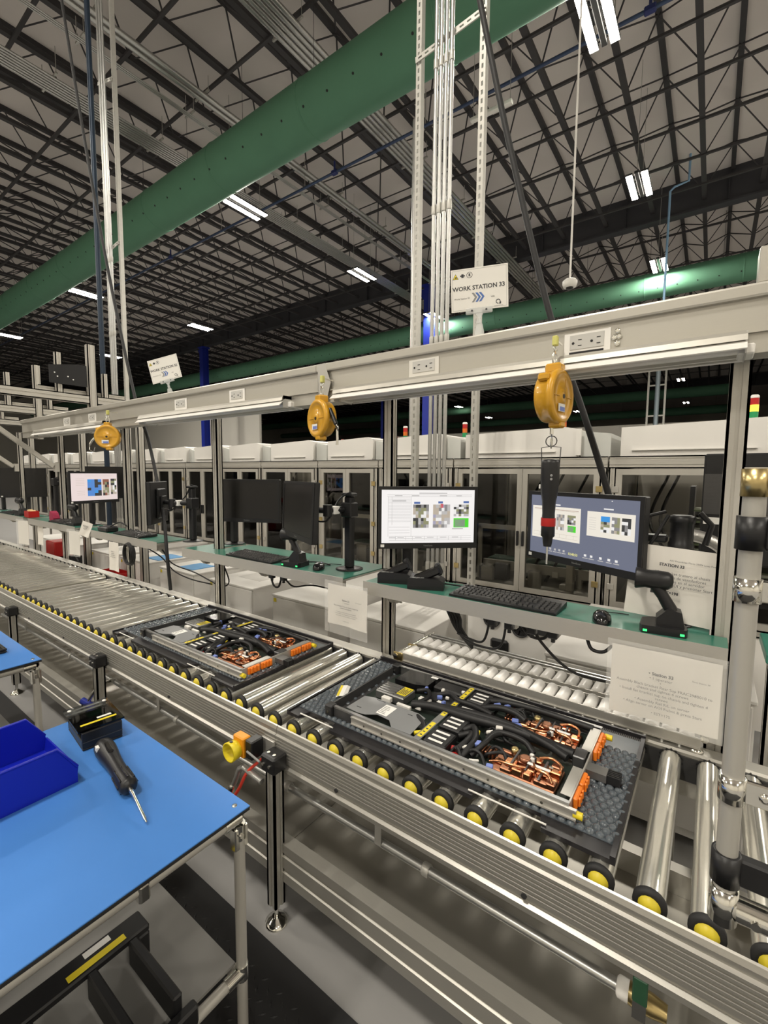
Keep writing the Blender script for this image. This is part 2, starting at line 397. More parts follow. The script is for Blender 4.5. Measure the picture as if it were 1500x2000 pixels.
# ------------------------------------------------------------------ conduit runs in the roof space
def conduits(x, n, d, gap, z, y0, y1, label, m=GALV):
    t = thing('conduit_bundle', label, 'conduit', (x, y0, z), 0, None)
    c0 = None
    for i in range(n):
        if c0 is None: c0 = MB().cyl((0,0,0),(0,y1-y0,0),d/2,10).build('conduit', m, t)
        else: inst(c0, t, (-i*gap,0,0))
    L = n*gap+.25
    s0 = None
    for k in range(int((y1-y0)/2.4)):
        if s0 is None: s0 = MB().box(-L+.15, .15, -.02, .02, d/2, d/2+.04).cyl((.12,0,d/2),(.12,0,11-z),.008,4).cyl((-L+.18,0,d/2),(-L+.18,0,11-z),.008,4).build('trapeze', ZINC, t)
        else: inst(s0, t, (0,2.4*k,0))
conduits(-7.15, 5, .10, .125, 10.5, 2, 42, 'bundle of five thick galvanised conduits crossing above the green duct')
conduits(-10.3, 2, .11, .16, 10.6, 2, 42, 'pair of thick galvanised conduits crossing the roof')
conduits(-10.93, 3, .03, .05, 10.45, 2, 42, 'three thin conduits running beside the thick pair')
conduits(-12.4, 7, .05, .085, 10.4, 2, 42, 'row of seven slim conduits crossing the roof')
t = thing('blue_air_main', 'blue compressed air pipe running across the hall below the joists', 'pipe', (0, 10.15, 10.2))
MB().cyl((-60,0,0),(5,0,0),.038,10).build('pipe', BLUE_PIPE, t)
for x in (-1.4, -9.2, -18): MB().bbox(x-.10,x+.10,-.06,.06,-.06,.06,.02).cyl((x,0,.05),(x,0,.3),.03,8).build('tee_fitting', mat('navy_fitting',(0.02,0.03,0.14),0.4), t)
for i in range(14): MB().cyl((-2-4.2*i,0,0),(-2-4.2*i,0,.84),.01,5).build('hanger_rod', ZINC, t)
t = thing('strip_lamp', 'unlit white linear lamp hung on two wires under the joists', 'lamp', (-4.1, 9.3, 9.1))
MB().bbox(-.45,.45,-.05,.05,-.04,.04,.01).build('housing', WHITE, t)
MB().cyl((-.4,0,.04),(-.4,0,1.95),.006,5).cyl((.4,0,.04),(.4,0,1.95),.006,5).build('hanger_wire', ZINC, t)
t = thing('drop_pipe', 'slim blue drop pipe hanging in front of the dark girder', 'pipe', (-1.62, 18.0, 7.1))
MB().tube([(0,0,0),(0,0,3.8),(.12,.0,3.9),(.5,0,3.95),(.5,0,4.76)], .035, 8).build('pipe', mat('light_blue_pipe',(0.25,0.42,0.62),0.4), t)
# dome camera on a long rod
t = thing('ceiling_camera', 'white dome camera on a long thin rod below the roof', 'camera', (-1.55, 6.0, 4.0))
MB().lathe([(.03,-.05),(.075,-.04),(.085,-.005),(.085,.03),(.06,.05),(.02,.06)], 20).build('body', WHITE, t)
MB().lathe([(.01,-.075),(.035,-.068),(.045,-.048),(.045,-.03)], 16).build('lens_dome', BLACK_G, t)
MB().cyl((0,0,.05),(0,0,7.0),.012,8).build('rod', WHITE, t)
# ------------------------------------------------------------------ roller conveyor sections
RZ = .7185; RR = .030; PITCH = .1022
def make_roller():
    r = MB().cyl((0,1.085,0),(0,1.700,0),RR,20).build('roller', STEEL)
    MB().lathe([(.0285,-.008),(.0335,-.006),(.0335,.006),(.026,.008)],20,Matrix.Translation((0,1.079,0)) @ Matrix.Rotation(PI/2,4,'X')).build('end_ring', RUBBER, r)
    MB().lathe([(.022,-.004),(.022,.004),(.012,.013),(.006,.014)],16,Matrix.Translation((0,1.074,0)) @ Matrix.Rotation(PI/2,4,'X')).build('hub_cap', HUBY, r)
    sp = MB(); n = 14; prof_ = []
    for i in range(n*2): a = PI*i/n; q = (.034 if i % 2 else .028); prof_.append((q*math.cos(a), q*math.sin(a)))
    sp.prism(prof_, 1.702, 1.709, 'y'); sp.build('sprocket', BLACK, r)
    return r
def put_roller(r0, parent, x):
    if not r0.get('used'):
        r0['used'] = 1; r0.parent = parent; r0.location = (x,0,RZ); return
    c = r0.copy(); COL.objects.link(c); c.parent = parent; c.location = (x,0,RZ)
    for ch in r0.children:
        d = ch.copy(); COL.objects.link(d); d.parent = c
def near_rail(parent, x0, x1, X):
    mb = MB()
    # ribbed extrusion: stepped cross-section in y,z
    pf = [(1.068,.712),(1.054,.727),(1.050,.724),(1.046,.712),(1.046,.698),(1.038,.694)]
    z = .694
    for k in range(6): pf += [(1.038, z-.0065), (1.042, z-.008), (1.042, z-.0105), (1.038, z-.012)]; z -= .012
    pf += [(1.038,.608),(1.044,.604),(1.044,.598),(1.032,.592),(1.032,.578),(1.068,.578)]
    mb.prism(pf, x0-X, x1-X, 'x')
    mb.build('near_rail', RAILM, parent)
def conveyor(x0, x1, label, joint=True):
    X = (x0+x1)/2
    t = thing('roller_conveyor', label, 'conveyor', (X,0,0), 0, None)
    near_rail(t, x0, x1, X)
    fr = MB(); fr.prism([(1.716,.60),(1.716,.745),(1.722,.752),(1.775,.752),(1.78,.745),(1.78,.60)], x0-X, x1-X, 'x').build('far_rail', ALU_D, t)
    MB().box(x0-X, x1-X, 1.709, 1.7155, .655, .735).build('dark_strip', DGREY, t)  # dark grey strip between the sprockets and the far rail
    lr = MB(); lr.prism([(1.020,.165),(1.020,.20),(1.026,.203),(1.026,.215),(1.020,.218),(1.020,.262),(1.026,.266),(1.026,.276),(1.020,.279),(1.020,.31),(1.065,.31),(1.065,.165)], x0-X, x1-X, 'x').build('lower_rail', ALU_D, t)
    MB().box(x0-X, x1-X, 1.735, 1.78, .165, .31).build('lower_rail', ALU_D, t)
    MB().box(x0-X, x1-X, 1.066, 1.734, .225, .230).build('lower_pan', PAN, t)
    nb = int((x1-x0)/.45); 
    for k in range(nb):
        xx = x0-X+.3+.62*k
        if xx < x1-X-.05: MB().cyl((xx,1.045,.615),(xx,1.0335,.615),.007,8).build('bolt', DGREY, t)
    return t, X
def leg(parent, X, x, far=True):
    for (ya, yb) in ((.986,1.0305),) + (((1.781,1.826),) if far else ()):
        l = prof('leg', x-X-.0225, x-X+.0225, ya, yb, .075, .595 if ya < 1.2 else .70, 'z', parent, ALU_D)
        yc = (ya+yb)/2
        MB().cyl((x-X,yc,.02),(x-X,yc,.076),.008,8).lathe([(.042,0),(.042,.006),(.03,.014),(.016,.026)],18,Matrix.Translation((x-X,yc,0))).build('foot', CHROME, l)
def top_bracket(parent, X, x):
    MB().bbox(x-X-.036,x-X+.036,.974,1.0365,.595,.657,.006).build('corner_bracket', BLACK, parent)
    for sx in (-.015,.015): MB().cyl((x-X+sx,.995,.657),(x-X+sx,.995,.660),.006,8).build('bolt', CHROME, parent)
    for sx in (-.02,.012): MB().cyl((x-X+sx,.974,.625),(x-X+sx,.970,.625),.006,8).build('bolt', CHROME, parent)
r0 = make_roller()
secs = [(-1.236, 1.30, 'roller conveyor section carrying the tray beside the blue workbench'), (-4.13, -1.238, 'roller conveyor section whose front tray covers its near end only'), (-7.0, -4.132, 'empty roller conveyor section far along the line'), (-10.8, -7.002, 'most distant empty roller conveyor section of the line')]
convs = []
for a, b, lb in secs:
    t, X = conveyor(a, b, lb); convs.append((t, X))
    for n in range(-13, 106):
        x = -.057-PITCH*n
        if a < x < b-.02:
            put_roller(r0, t, x-X)
t1, X1 = convs[0]; t2, X2 = convs[1]; t3, X3 = convs[2]
for (t, X, xs) in ((t1,X1,(-1.205,1.25)),(t2,X2,(-2.64,-4.09)),(t3,X3,(-5.6,-6.9)),(convs[3][0],convs[3][1],(-8.4,-9.9))):
    for x in xs: leg(t, X, x); top_bracket(t, X, x)
# joint plate where two sections meet
pl = MB(); pl.bbox(-1.30-X1,-1.232-X1,1.027,1.0375,.615,.675,.002); pl.build('joint_plate', SHEET, t1)
# compressed air pipe along the front of the conveyor
t = thing('air_pipe', 'galvanised air pipe running under the front edge of the conveyor', 'pipe', (-1.24, 1.085, .477))
MB().cyl((-3.4,0,0),(1.14,0,0),.0135,12).build('pipe', GALV, t)
for x in (-2.0,-.75,.02,.62): MB().lathe([(.017,-.012),(.019,-.008),(.019,.008),(.017,.012)],12,Matrix.Translation((x,0,0)) @ Matrix.Rotation(PI/2,4,'Y')).build('coupling', ZINC, t)
for x in (-2.8,-.9,.45): MB().box(x-.012,x+.012,-.016,-.0135,-.0,.118).build('hanger_strap', ZINC, t)
MB().lathe([(.017,-.016),(.022,-.012),(.022,.012),(.017,.016)],14,Matrix.Translation((1.145,0,0)) @ Matrix.Rotation(PI/2,4,'Y')).build('end_union', WHITE, t)
t = thing('ball_valve', 'brass ball valve with green lever at the end of the air pipe', 'valve', (-.062, 1.085, .477))
MB().lathe([(.013,-.03),(.022,-.024),(.024,0),(.022,.024),(.017,.05)],14,Matrix.Rotation(PI/2,4,'Y')).build('body', BRASS, t)
MB().cyl((0,-.02,0),(0,-.045,.004),.007,8).build('stem', CHROME, t)
MB().box(-.013,.013,-.05,-.046,.0,.045).build('lever', CHROME, t)
MB().bbox(-.0145,.0145,-.053,-.043,.04,.1,.003).build('lever_grip', mat('green_grip',(0.02,0.07,0.035),0.5), t)
t = thing('air_coupler', 'short steel hose coupler with blue grip hanging from the air pipe', 'coupler', (-2.74, 1.02, .50))
MB().tube([(.10,.05,-.01),(.055,.0,-.03),(.02,-.02,-.09),(-.005,-.03,-.13)], .010, 10).build('fitting', CHROME, t)
MB().cyl((-.05,-.045,-.135),(.045,-.02,-.155),.018,12).build('grip', BLUE_COL, t)
MB().cyl((-.04,-.045,-.155),(-.055,-.05,-.18),.008,8).cyl((-.01,-.04,-.16),(-.02,-.045,-.19),.008,8).build('nipple', CHROME, t)
MB().cyl((.10,.052,-.012),(.10,.066,-.02),.012,8).build('collar', ZINC, t)
# rotary switch
t = thing('rotary_switch', 'orange box with a yellow rotary collar clamped to the conveyor leg', 'switch', (-1.345, .985, .655))
MB().bbox(-.03,.03,-.028,.008,-.042,.034,.004).build('housing', ORANGE2, t)
M_ = Matrix.Translation((-.006,-.028,-.012)) @ Matrix.Rotation(PI/2,4,'X')
MB().lathe([(.030,0),(.033,.004),(.036,.036),(.031,.037),(.028,.012),(.001,.010)],24,M_).build('collar', YELLOW, t)
MB().cyl((-.006,-.052,.026),(-.006,-.052,.020),.006,10).build('collar_hole', BLACK, t)
MB().bbox(.03,.068,-.02,.035,-.04,.03,.004).build('mount_block', BLACK, t)
MB().cyl((.055,-.03,-.0),(.125,-.03,-.012),.004,8).build('cable_entry', GREYP, t)
t = thing('air_drop', 'dark steel quick coupler chain hanging below the orange switch', 'coupler', (-1.33, .975, .56))
MB().cyl((.095,.0,-.008),(-.01,0,.004),.011,12).build('pipe_stub', GALV, t)
MB().tube([(-.01,0,.004),(-.028,-.004,-.008),(-.04,-.006,-.04),(-.055,-.01,-.075)], .011, 10).build('elbow', GALV, t)
MB().lathe([(.011,-.02),(.014,-.015),(.014,.01),(.008,.018)],12,Matrix.Translation((-.062,-.012,-.09)) @ Matrix.Rotation(.5,4,'Y')).build('sleeve', CHROME, t)
MB().tube(bez([(-.07,-.014,-.108),(-.082,-.02,-.13),(-.09,-.02,-.16),(-.12,-.04,-.2)],5), .009, 8).build('hose', DGREY, t)
tag(MB().tube(bez([(-1.262,1.0,.615),(-1.31,.97,.56),(-1.335,.955,.50),(-1.37,.95,.44),(-1.41,.98,.37),(-1.43,1.005,.325)],6), .006, 8).build('red_hose', REDHOSE), 'thin red air hose curling down from the conveyor joint', 'hose')
# ------------------------------------------------------------------ trays and dimpled sheets
def tray(label, loc, group):
    t = thing('tray', label, 'tray', loc, 0, group)
    W, D = 1.11, .60
    # base outline with two finger cut-outs along the near edge
    out = [(0,0),(.06,0),(.075,.045),(.20,.045),(.215,0),(.75,0),(.765,.05),(.925,.05),(.94,0),(W,0),(W,D),(0,D)]
    MB().prism(out, 0, .012, 'z').build('base', TRAYP, t)
    mb = MB(); mb.box(W-.012,W,0,D,.012,.021); mb.box(0,.010,0,D,.012,.018); mb.box(0,W,D-.010,D,.012,.026); mb.build('rim', TRAYP, t)
    rb = MB()
    for k in range(34): rb.cyl((W-.20+.0056*k, D-.085, .012), (W-.20+.0056*k, D-.012, .012), .0022, 4, caps=False)
    o = rb.build('corrugation', mat('corrugated_grey',(0.12,0.115,0.11),0.4), t); o['kind'] = 'stuff'
    MB().cyl((.735,.012,.016),(.95,.012,.016),.0025,8).build('handle_rod', WHITECON, t); MB().cyl((.06,.012,.016),(.22,.012,.016),.0025,8).build('handle_rod', WHITECON, t)
    return t
def dimple_sheet(label, loc, group):
    o = MB(); W, D, p = 1.085, .520, .0226
    o.box(0,W,0,D,0,.002)
    nx, ny = int(W/p), int(D/p)
    for i in range(nx):
        for j in range(ny):
            x, y = (i+.5)*p + (p/4 if j % 2 else -p/4)+.006, (j+.5)*p+.0
            if .145 < x < .955 and .045 < y < .445: continue
            if x > .93 and y > .435: continue
            r = .0112; n = 8; vs = []
            for (q, h) in ((1.0,.002),(.86,.0065),(.5,.0092)):
                for k in range(n): a = 2*PI*k/n; vs.append((x+r*q*math.cos(a), y+r*q*math.sin(a), h))
            vs.append((x,y,.0100))
            fs = [(a*n+k, a*n+(k+1)%n, (a+1)*n+(k+1)%n, (a+1)*n+k) for a in range(2) for k in range(n)] + [(2*n+k, 2*n+(k+1)%n, 3*n) for k in range(n)]
            o.add(vs, fs, True)
    ob = o.build('dimpled_sheet', BUBBLE, None, loc)
    tag(ob, label, 'cushion sheet', group)
    return ob
tray2 = tray('black tray under the server nearest the blue workbench', (-1.24, 1.10, .7485), 'black server trays')
tray1 = dup(tray2, (-2.655, 1.09, .7485), None, 'black tray under the server in front of the long run of empty rollers')
sh2 = dimple_sheet('clear dimpled cushion sheet under the nearer open server', (-1.225, 1.148, .7607), 'dimpled cushion sheets')
sh1 = sh2.copy(); COL.objects.link(sh1); sh1.location = (-2.64, 1.138, .7607); sh1['label'] = 'clear dimpled cushion sheet under the farther open server'
# ------------------------------------------------------------------ open rack servers
def server(label, loc, group):
    t = thing('rack_server', label, 'server', loc, 0, group)
    L, D, H = .845, .435, .042
    MB().box(0,L,0,D,0,.002).build('chassis_floor', CHASSIS_D, t)
    sw = MB(); sw.box(0.03,L,-.002,.002,.002,H); sw.box(.03,L,.002,.010,H-.0015,H); sw.build('near_side_wall', CHASSIS, t)
    sw = MB(); sw.box(0.03,L,D-.002,D+.002,.002,H); sw.box(.03,L,D-.010,D-.002,H-.0015,H); sw.build('far_side_wall', CHASSIS, t)
    rl = MB(); rl.box(.12,L+.02,-.012,-.0025,.012,.036); rl.box(.12,L+.02,-.016,-.012,.010,.014); rl.box(.12,L+.02,-.016,-.012,.034,.038); rl.build('slide_rail', SHEET, t)
    rl = MB(); rl.box(.02,L,D+.0025,D+.012,.010,.038); rl.build('slide_rail', SHEET, t)
    ss = MB()
    for k in range(9): ss.cyl((.18+.075*k,-.016,.024),(.18+.075*k,-.0175,.024),.004,8)
    ss.build('rivet', CHROME, t)
    # front end: ears, drive bay box, grey cover
    for y0 in (-.014, D-.02):
        e = MB().bbox(-.006,.03,y0,y0+.034,.002,H+.002,.004).build('rack_ear', BLACK, t)
        MB().cyl((.012,y0-.001,.022),(.012,y0-.004,.022),.005,8).build('ear_screw', CHROME, e)
    MB().box(.03,.11,-.003,-.0022,.006,.036).build('ear_panel', DGREY, t)
    mb = MB(); mb.box(0,.006,.02,.41,.002,H-.006); mb.build('front_bezel', CHASSIS_D, t)
    dv = MB()
    for k in range(9): dv.box(-.004,.0,.03+.042*k,.066+.042*k,.006,.034)
    dv.build('drive_latch', BLACK, t)
    MB().prism([(.064,.028),(.066,.133),(.10,.145),(.30,.148),(.335,.135),(.345,.02),(.27,.018),(.24,.05),(.185,.055),(.15,.03),(.12,.024)], H-.007, H-.0055, 'z').build('grey_cover', COVER, t)
    c = MB(); c.box(.172,.218,.062,.13,H-.0053,H-.005); c.build('cover_label', LABELW, t)
    pr = MB()
    for k in range(6): pr.box(.176,.205-.004*(k%3),.07+.009*k,.0735+.009*k,H-.0049,H-.0047)
    pr.build('label_print', GREYP, t)
    sl = MB(); sl.box(.09,.11,.055,.058,H-.0054,H-.0051); sl.box(.27,.29,.12,.123,H-.0054,H-.0051); sl.box(.12,.16,.138,.1405,H-.0054,H-.0051); sl.build('cover_slot', BLACK_M, t)
    pcb = MB(); pcb.box(.03,.83,.01,.425,.004,.006); pcb.build('main_board', PCB, t)
    ed = MB(); ed.box(.12,.27,.012,.05,.012,.014); ed.build('side_board', mat('green_board',(0.02,0.09,0.06),0.4), t)
    cp = MB()
    for k in range(12): cp.box(.125+.012*k,.131+.012*k,.016,.024,.014,.019)
    cp.build('board_chip', GREYP, t)
    # ribbed power module with yellow label
    p = MB().bbox(.07,.20,.195,.285,.006,.040,.004).build('power_module', CHASSIS, t)
    fn = MB()
    for k in range(5): fn.box(.075,.15,.20+.017*k,.207+.017*k,.040,.043)
    fn.build('module_fin', CHASSIS, p)
    MB().box(.156,.196,.215,.28,.0401,.0408).build('module_label', LABELY, p)
    lt = MB()
    for k in range(5): lt.box(.160+.007*k,.1635+.007*k,.222,.27-.01*(k%2),.0409,.0411)
    lt.build('label_print', INK, p)
    for b_ in ((.12,.16,.165,.185,.02,.038),(.19,.25,.165,.178,.02,.034),(.255,.28,.19,.20,.02,.032),(.23,.28,.255,.275,.014,.03),(.245,.29,.225,.235,.014,.028)): MB().bbox(*b_,.002).build('white_connector', WHITECON, t)
    # air scoop
    MB().prism([(.085,.31),(.09,.42),(.19,.428),(.225,.40),(.225,.335),(.18,.315)], .006, .044, 'z').build('air_scoop', BLACK_G, t)
    MB().bbox(.235,.36,.36,.425,.006,.038,.006).build('air_baffle', BLACK, t)
    MB().bbox(.25,.36,.29,.345,.006,.026,.004).build('heat_sink', BLACK_M, t)
    lb = MB(); lb.box(.255,.275,.215,.235,.0301,.0305); lb.box(.30,.325,.275,.29,.0265,.027); lb.box(.20,.23,.405,.42,.0445,.045); lb.build('small_label', LABELW, t)
    # fan row with white labels and a cross strap
    for i, y in enumerate((.02,.122,.235,.335)):
        f = MB().bbox(.392,.472,y,y+.085,.004,.040,.004).build('fan_module', BLACK, t)
        q = MB()
        for k in range(3): q.box(.405,.455,y+.010+.026*k,y+.020+.026*k,.0402,.0406)
        q.build('fan_label', LABELW, f)
        q = MB()
        for k in range(2): q.box(.405,.455,y+.0235+.026*k,y+.0255+.026*k,.0402,.041)
        q.build('fan_rib', DGREY, f)
    s_ = MB().box(.366,.390,.0,D,.042,.0435).build('cross_strap', CHASSIS, t)
    yl = MB()
    for y0, y1 in ((.02,.12),(.175,.21),(.255,.285),(.315,.425)): yl.box(.370,.386,y0,y1,.0436,.0439)
    yl.build('strap_label', LABELY, s_)
    yp = MB()
    for y in (.03,.05,.07,.09,.19,.265,.33,.36,.39,.41): yp.box(.374,.382,y,y+.006,.044,.0442)
    yp.build('strap_print', INK, s_)
    # cable bundles
    rnd = random.Random(3)
    def cab(pts, r): return MB().tube(bez(pts,6), r, 8).build('cable_bundle', CABLE, t)
    cab([(.24,.20,.03),(.33,.215,.040),(.48,.22,.044),(.60,.235,.044),(.72,.235,.040),(.80,.235,.034)], .016)
    cab([(.30,.235,.03),(.45,.245,.046),(.60,.245,.050),(.72,.225,.044),(.79,.205,.034)], .013)
    cab([(.47,.16,.03),(.50,.17,.045),(.53,.12,.045),(.53,.07,.035),(.52,.04,.02)], .011)
    cab([(.47,.12,.03),(.505,.14,.04),(.515,.09,.045),(.50,.04,.03)], .010)
    cab([(.46,.33,.03),(.52,.34,.046),(.58,.34,.046),(.62,.33,.035)], .012)
    cab([(.46,.395,.03),(.54,.40,.044),(.66,.415,.042),(.82,.418,.036)], .012)
    cab([(.55,.16,.03),(.58,.185,.05),(.66,.19,.048),(.70,.17,.03)], .009)
    cab([(.54,.06,.02),(.565,.11,.045),(.575,.16,.05),(.60,.20,.045)], .009)
    cab([(.20,.30,.03),(.24,.31,.04),(.27,.27,.04),(.25,.22,.03)], .008)
    cab([(.28,.16,.02),(.31,.13,.034),(.35,.10,.035),(.37,.06,.02)], .008)
    cab([(.28,.32,.03),(.33,.33,.044),(.38,.30,.046),(.44,.30,.046),(.52,.28,.046)], .010)
    for k in range(16):
        x = .47+.045*rnd.random()+.006*k; y = .03+.37*rnd.random()
        cab([(x,y,.015),(x+.02,y+.02*rnd.uniform(-1,1),.038),(x+.05,y+.04*rnd.uniform(-1,1),.036),(x+.075,y+.05*rnd.uniform(-1,1),.02)], .005)
    def con(m, name, L_):
        for (x,y,z,sx,sy,sz,a) in L_:
            Mx = Matrix.Translation((x,y,z)) @ Matrix.Rotation(a,4,'Z') @ Matrix.Rotation(a*.4,4,'X')
            MB().bbox(-sx/2,sx/2,-sy/2,sy/2,-sz/2,sz/2,.002,Mx).build(name, m, t)
    con(BLUECON, 'blue_connector', [(.23,.318,.036,.012,.02,.02,.2),(.30,.30,.034,.02,.012,.014,.5),(.335,.265,.034,.012,.016,.02,-.2),(.545,.10,.040,.024,.020,.014,.4),(.60,.285,.048,.022,.018,.012,.3),(.50,.375,.036,.026,.010,.012,.9),(.535,.385,.038,.026,.008,.012,.9),(.615,.03,.03,.02,.016,.014,.2),(.62,.26,.05,.02,.016,.012,.7)])
    con(WHITECON, 'white_plug', [(.575,.205,.052,.022,.014,.012,.3),(.555,.175,.046,.024,.010,.010,.8),(.52,.065,.038,.024,.009,.010,.7),(.33,.305,.038,.014,.01,.01,.3),(.29,.345,.04,.012,.016,.012,.1),(.36,.38,.038,.014,.012,.012,.4),(.505,.135,.036,.012,.014,.014,.2),(.565,.03,.030,.03,.008,.008,.5),(.27,.215,.036,.02,.016,.006,.2)])
    con(RED, 'red_plug', [(.49,.06,.022,.03,.018,.012,.3),(.50,.035,.018,.02,.02,.01,.6),(.56,.40,.038,.014,.010,.010,.2)])
    con(YELLOW, 'yellow_tie', [(.353,.055,.030,.028,.012,.010,.8),(.528,.15,.046,.006,.02,.006,.3)])
    # copper cold plates and pipes, two clusters
    for (cx, cy) in ((.605, .045), (.605, .27)):
        g = MB().bbox(cx,cx+.19,cy+.004,cy+.118,.006,.018,.003).build('cold_plate', COPPER2, t)
        rc = random.Random(int(cy*1000))
        cells = [(i,j) for i in range(6) for j in range(4)]
        for (i,j) in cells:
            x0 = cx+.004+.031*i+rc.uniform(-.003,.004); y0 = cy+.006+.0275*j+rc.uniform(-.003,.003)
            wx, wy = rc.uniform(.018,.038), rc.uniform(.012,.027); h = rc.uniform(.024,.040)
            if rc.random() < .10: continue
            MB().bbox(x0,x0+wx,y0,y0+wy,.018,h,.0025).build('copper_block', COPPER if rc.random() < .62 else COPPER2, t)
        for (x0,x1,y0,y1) in ((.056,.062,.01,.11),(.10,.105,.02,.11),(.142,.149,.0,.1)): MB().bbox(cx+x0,cx+x1,cy+y0,cy+y1,.036,.041,.002).build('retaining_bar', CHASSIS_D, t)
        for pts in ([(cx+.0,cy+.012,.030),(cx+.03,cy+.010,.043),(cx+.075,cy+.014,.044),(cx+.10,cy+.03,.040)], [(cx+.12,cy+.10,.040),(cx+.15,cy+.112,.044),(cx+.18,cy+.10,.042),(cx+.186,cy+.075,.036)], [(cx+.115,cy+.06,.042),(cx+.13,cy+.035,.046),(cx+.165,cy+.03,.044),(cx+.182,cy+.012,.036)]):
            MB().tube(bez(pts,5), .0040, 8).build('coolant_pipe', COPPER, t)
        for k in range(4):
            x0 = cx+rc.uniform(0,.16); y0 = cy+rc.uniform(0,.1)
            MB().bbox(x0,x0+.012,y0,y0+.010,.030,.046,.002).build('terminal_post', rc.choice([BLACK,BLACK,CHROME,WHITECON]), t)
        l = MB(); l.bbox(cx+.10,cx+.165,cy+.045,cy+.056,.043,.0455,.001,); l.build('plate_label', LABELW, t)
        f = MB()
        for k in range(5): f.bbox(cx-.055+.011*k,cx-.048+.011*k,cy+.045,cy+.085,.012,.032,.002)
        f.build('power_coil', COPPER2, t)
        MB().lathe([(.012,0),(.012,.012),(.008,.014)],14,Matrix.Translation((cx+.045,cy+.10,.03))).build('pump_cap', BRASS, t)
        MB().lathe([(.017,0),(.017,.010),(.012,.012)],16,Matrix.Translation((cx+.085,cy+.075,.032))).build('pump', COPPER2, t)
    MB().bbox(.80,.835,.22,.275,.006,.04,.003).build('rear_block', CHASSIS_D, t)
    # rear plate with orange latches
    rp = MB(); rp.box(L-.004,L,0,D,.002,.038); rp.box(L-.03,L-.004,.03,.17,.0375,.039); rp.box(L-.03,L-.004,.27,.42,.0375,.039); rp.build('rear_plate', SHEET, t)
    for y in (.035,.105,.285,.355):
        o = MB().bbox(L,L+.012,y,y+.062,.004,.036,.003).build('release_latch', ORANGE, t)
        q = MB()
        for k in range(3): q.bbox(L+.012,L+.018,y+.008+.018*k,y+.018+.018*k,.010,.034,.002)
        q.build('latch_rib', ORANGE, o)
    for y in (-.004,.420):
        c = MB().tube([(L-.01,y,.022),(L+.012,y,.022)], .007, 10).build('coolant_coupling', CHROME, t)
        MB().cyl((L+.012,y,.022),(L+.034,y,.022),.0095,12).build('coupling_cap', YELLOW, c)
    br = MB(); br.box(L,L+.055,.19,.232,.008,.03); br.build('cable_arm', CHASSIS, t)
    q = MB()
    for k in range(5): q.box(L+.055,L+.09,.192+.008*k,.197+.008*k,.008,.032)
    q.build('arm_fin', BLACK, t)
    return t
srv2 = server('open-top rack server beside the white roller rack, copper pipes exposed', (-1.095, 1.17, .7632), 'open rack servers on trays')
srv1 = dup(srv2, (-2.44, 1.155, .7632), None, 'open-top rack server farther up the line, in front of the empty rollers')
st = thing('paper_sticker', 'curled white and yellow sticker lying on the dimpled sheet by the server', 'sticker', (-1.15, 1.315, .773), .5)
mb = MB(); mb.prism([(-.02,0),(-.01,.006),(.01,.008),(.022,.003),(.022,.0022),(.01,.0072),(-.01,.0052),(-.02,-.001)], -.045, .045, 'y'); mb.build('sheet', LABELW, st)
MB().box(-.017,-.007,-.043,.043,.006,.0068).build('yellow_stripe', LABELY, st)
# ------------------------------------------------------------------ white roller flow rack behind the conveyor
t = thing('flow_rack', 'two-lane gravity flow rack of white rollers beside the nearer server', 'flow rack', (-.6, 1.795, .787))
for (y0, nm) in ((-.005, 0), (.135, 1)):
    for dy in (-.052, .052):
        MB().box(-.56,.62,y0+dy-.0025,y0+dy+.0025,-.022,.012).box(-.56,.62,y0+dy-.008,y0+dy+.008,-.024,-.021).build('side_channel', SHEET, t)
    w0 = None
    for k in range(23):
        x = -.53+.0505*k
        if w0 is None:
            w0 = MB().lathe([(.006,-.047),(.0205,-.046),(.022,-.043),(.022,.043),(.0205,.046),(.006,.047)],18,Matrix.Rotation(PI/2,4,'X')).build('white_roller', WROLL, t, (x,y0,0))
        else: inst(w0, t, (x,y0,0))
MB().cyl((-.575,-.075,-.004),(-.575,.29,-.004),.012,12).build('cross_tube', CHROME, t); MB().cyl((.63,-.01,-.012),(.63,.29,-.012),.012,12).build('cross_tube', CHROME, t)
for y in (.215, .245): MB().cyl((-.56,y,.004),(.62,y,.004),.013,12).build('guide_tube', GALV, t)
jb = MB(); jb.bbox(-.26,-.22,.2,.26,-.01,.02,.005); jb.build('tube_joint', ZINC, t)
for b_ in ((-.59,-.54,-.07,-.0605,-.026,.014),(-.59,-.54,.058,.07,-.02,.012)): MB().bbox(*b_,.003).build('end_bracket', BRASS, t)
for x in (-.5,.55): MB().bbox(x-.012,x+.012,.225,.25,-.787,-.012,.003).build('leg', ALU_D, t)
MB().cyl((.61,-.052,-.033),(.61,-.052,.0),.006,8).lathe([(.02,0),(.02,.004),(.01,.01)],14,Matrix.Translation((.61,-.052,-.0345))).build('leveling_foot', CHROME, t)
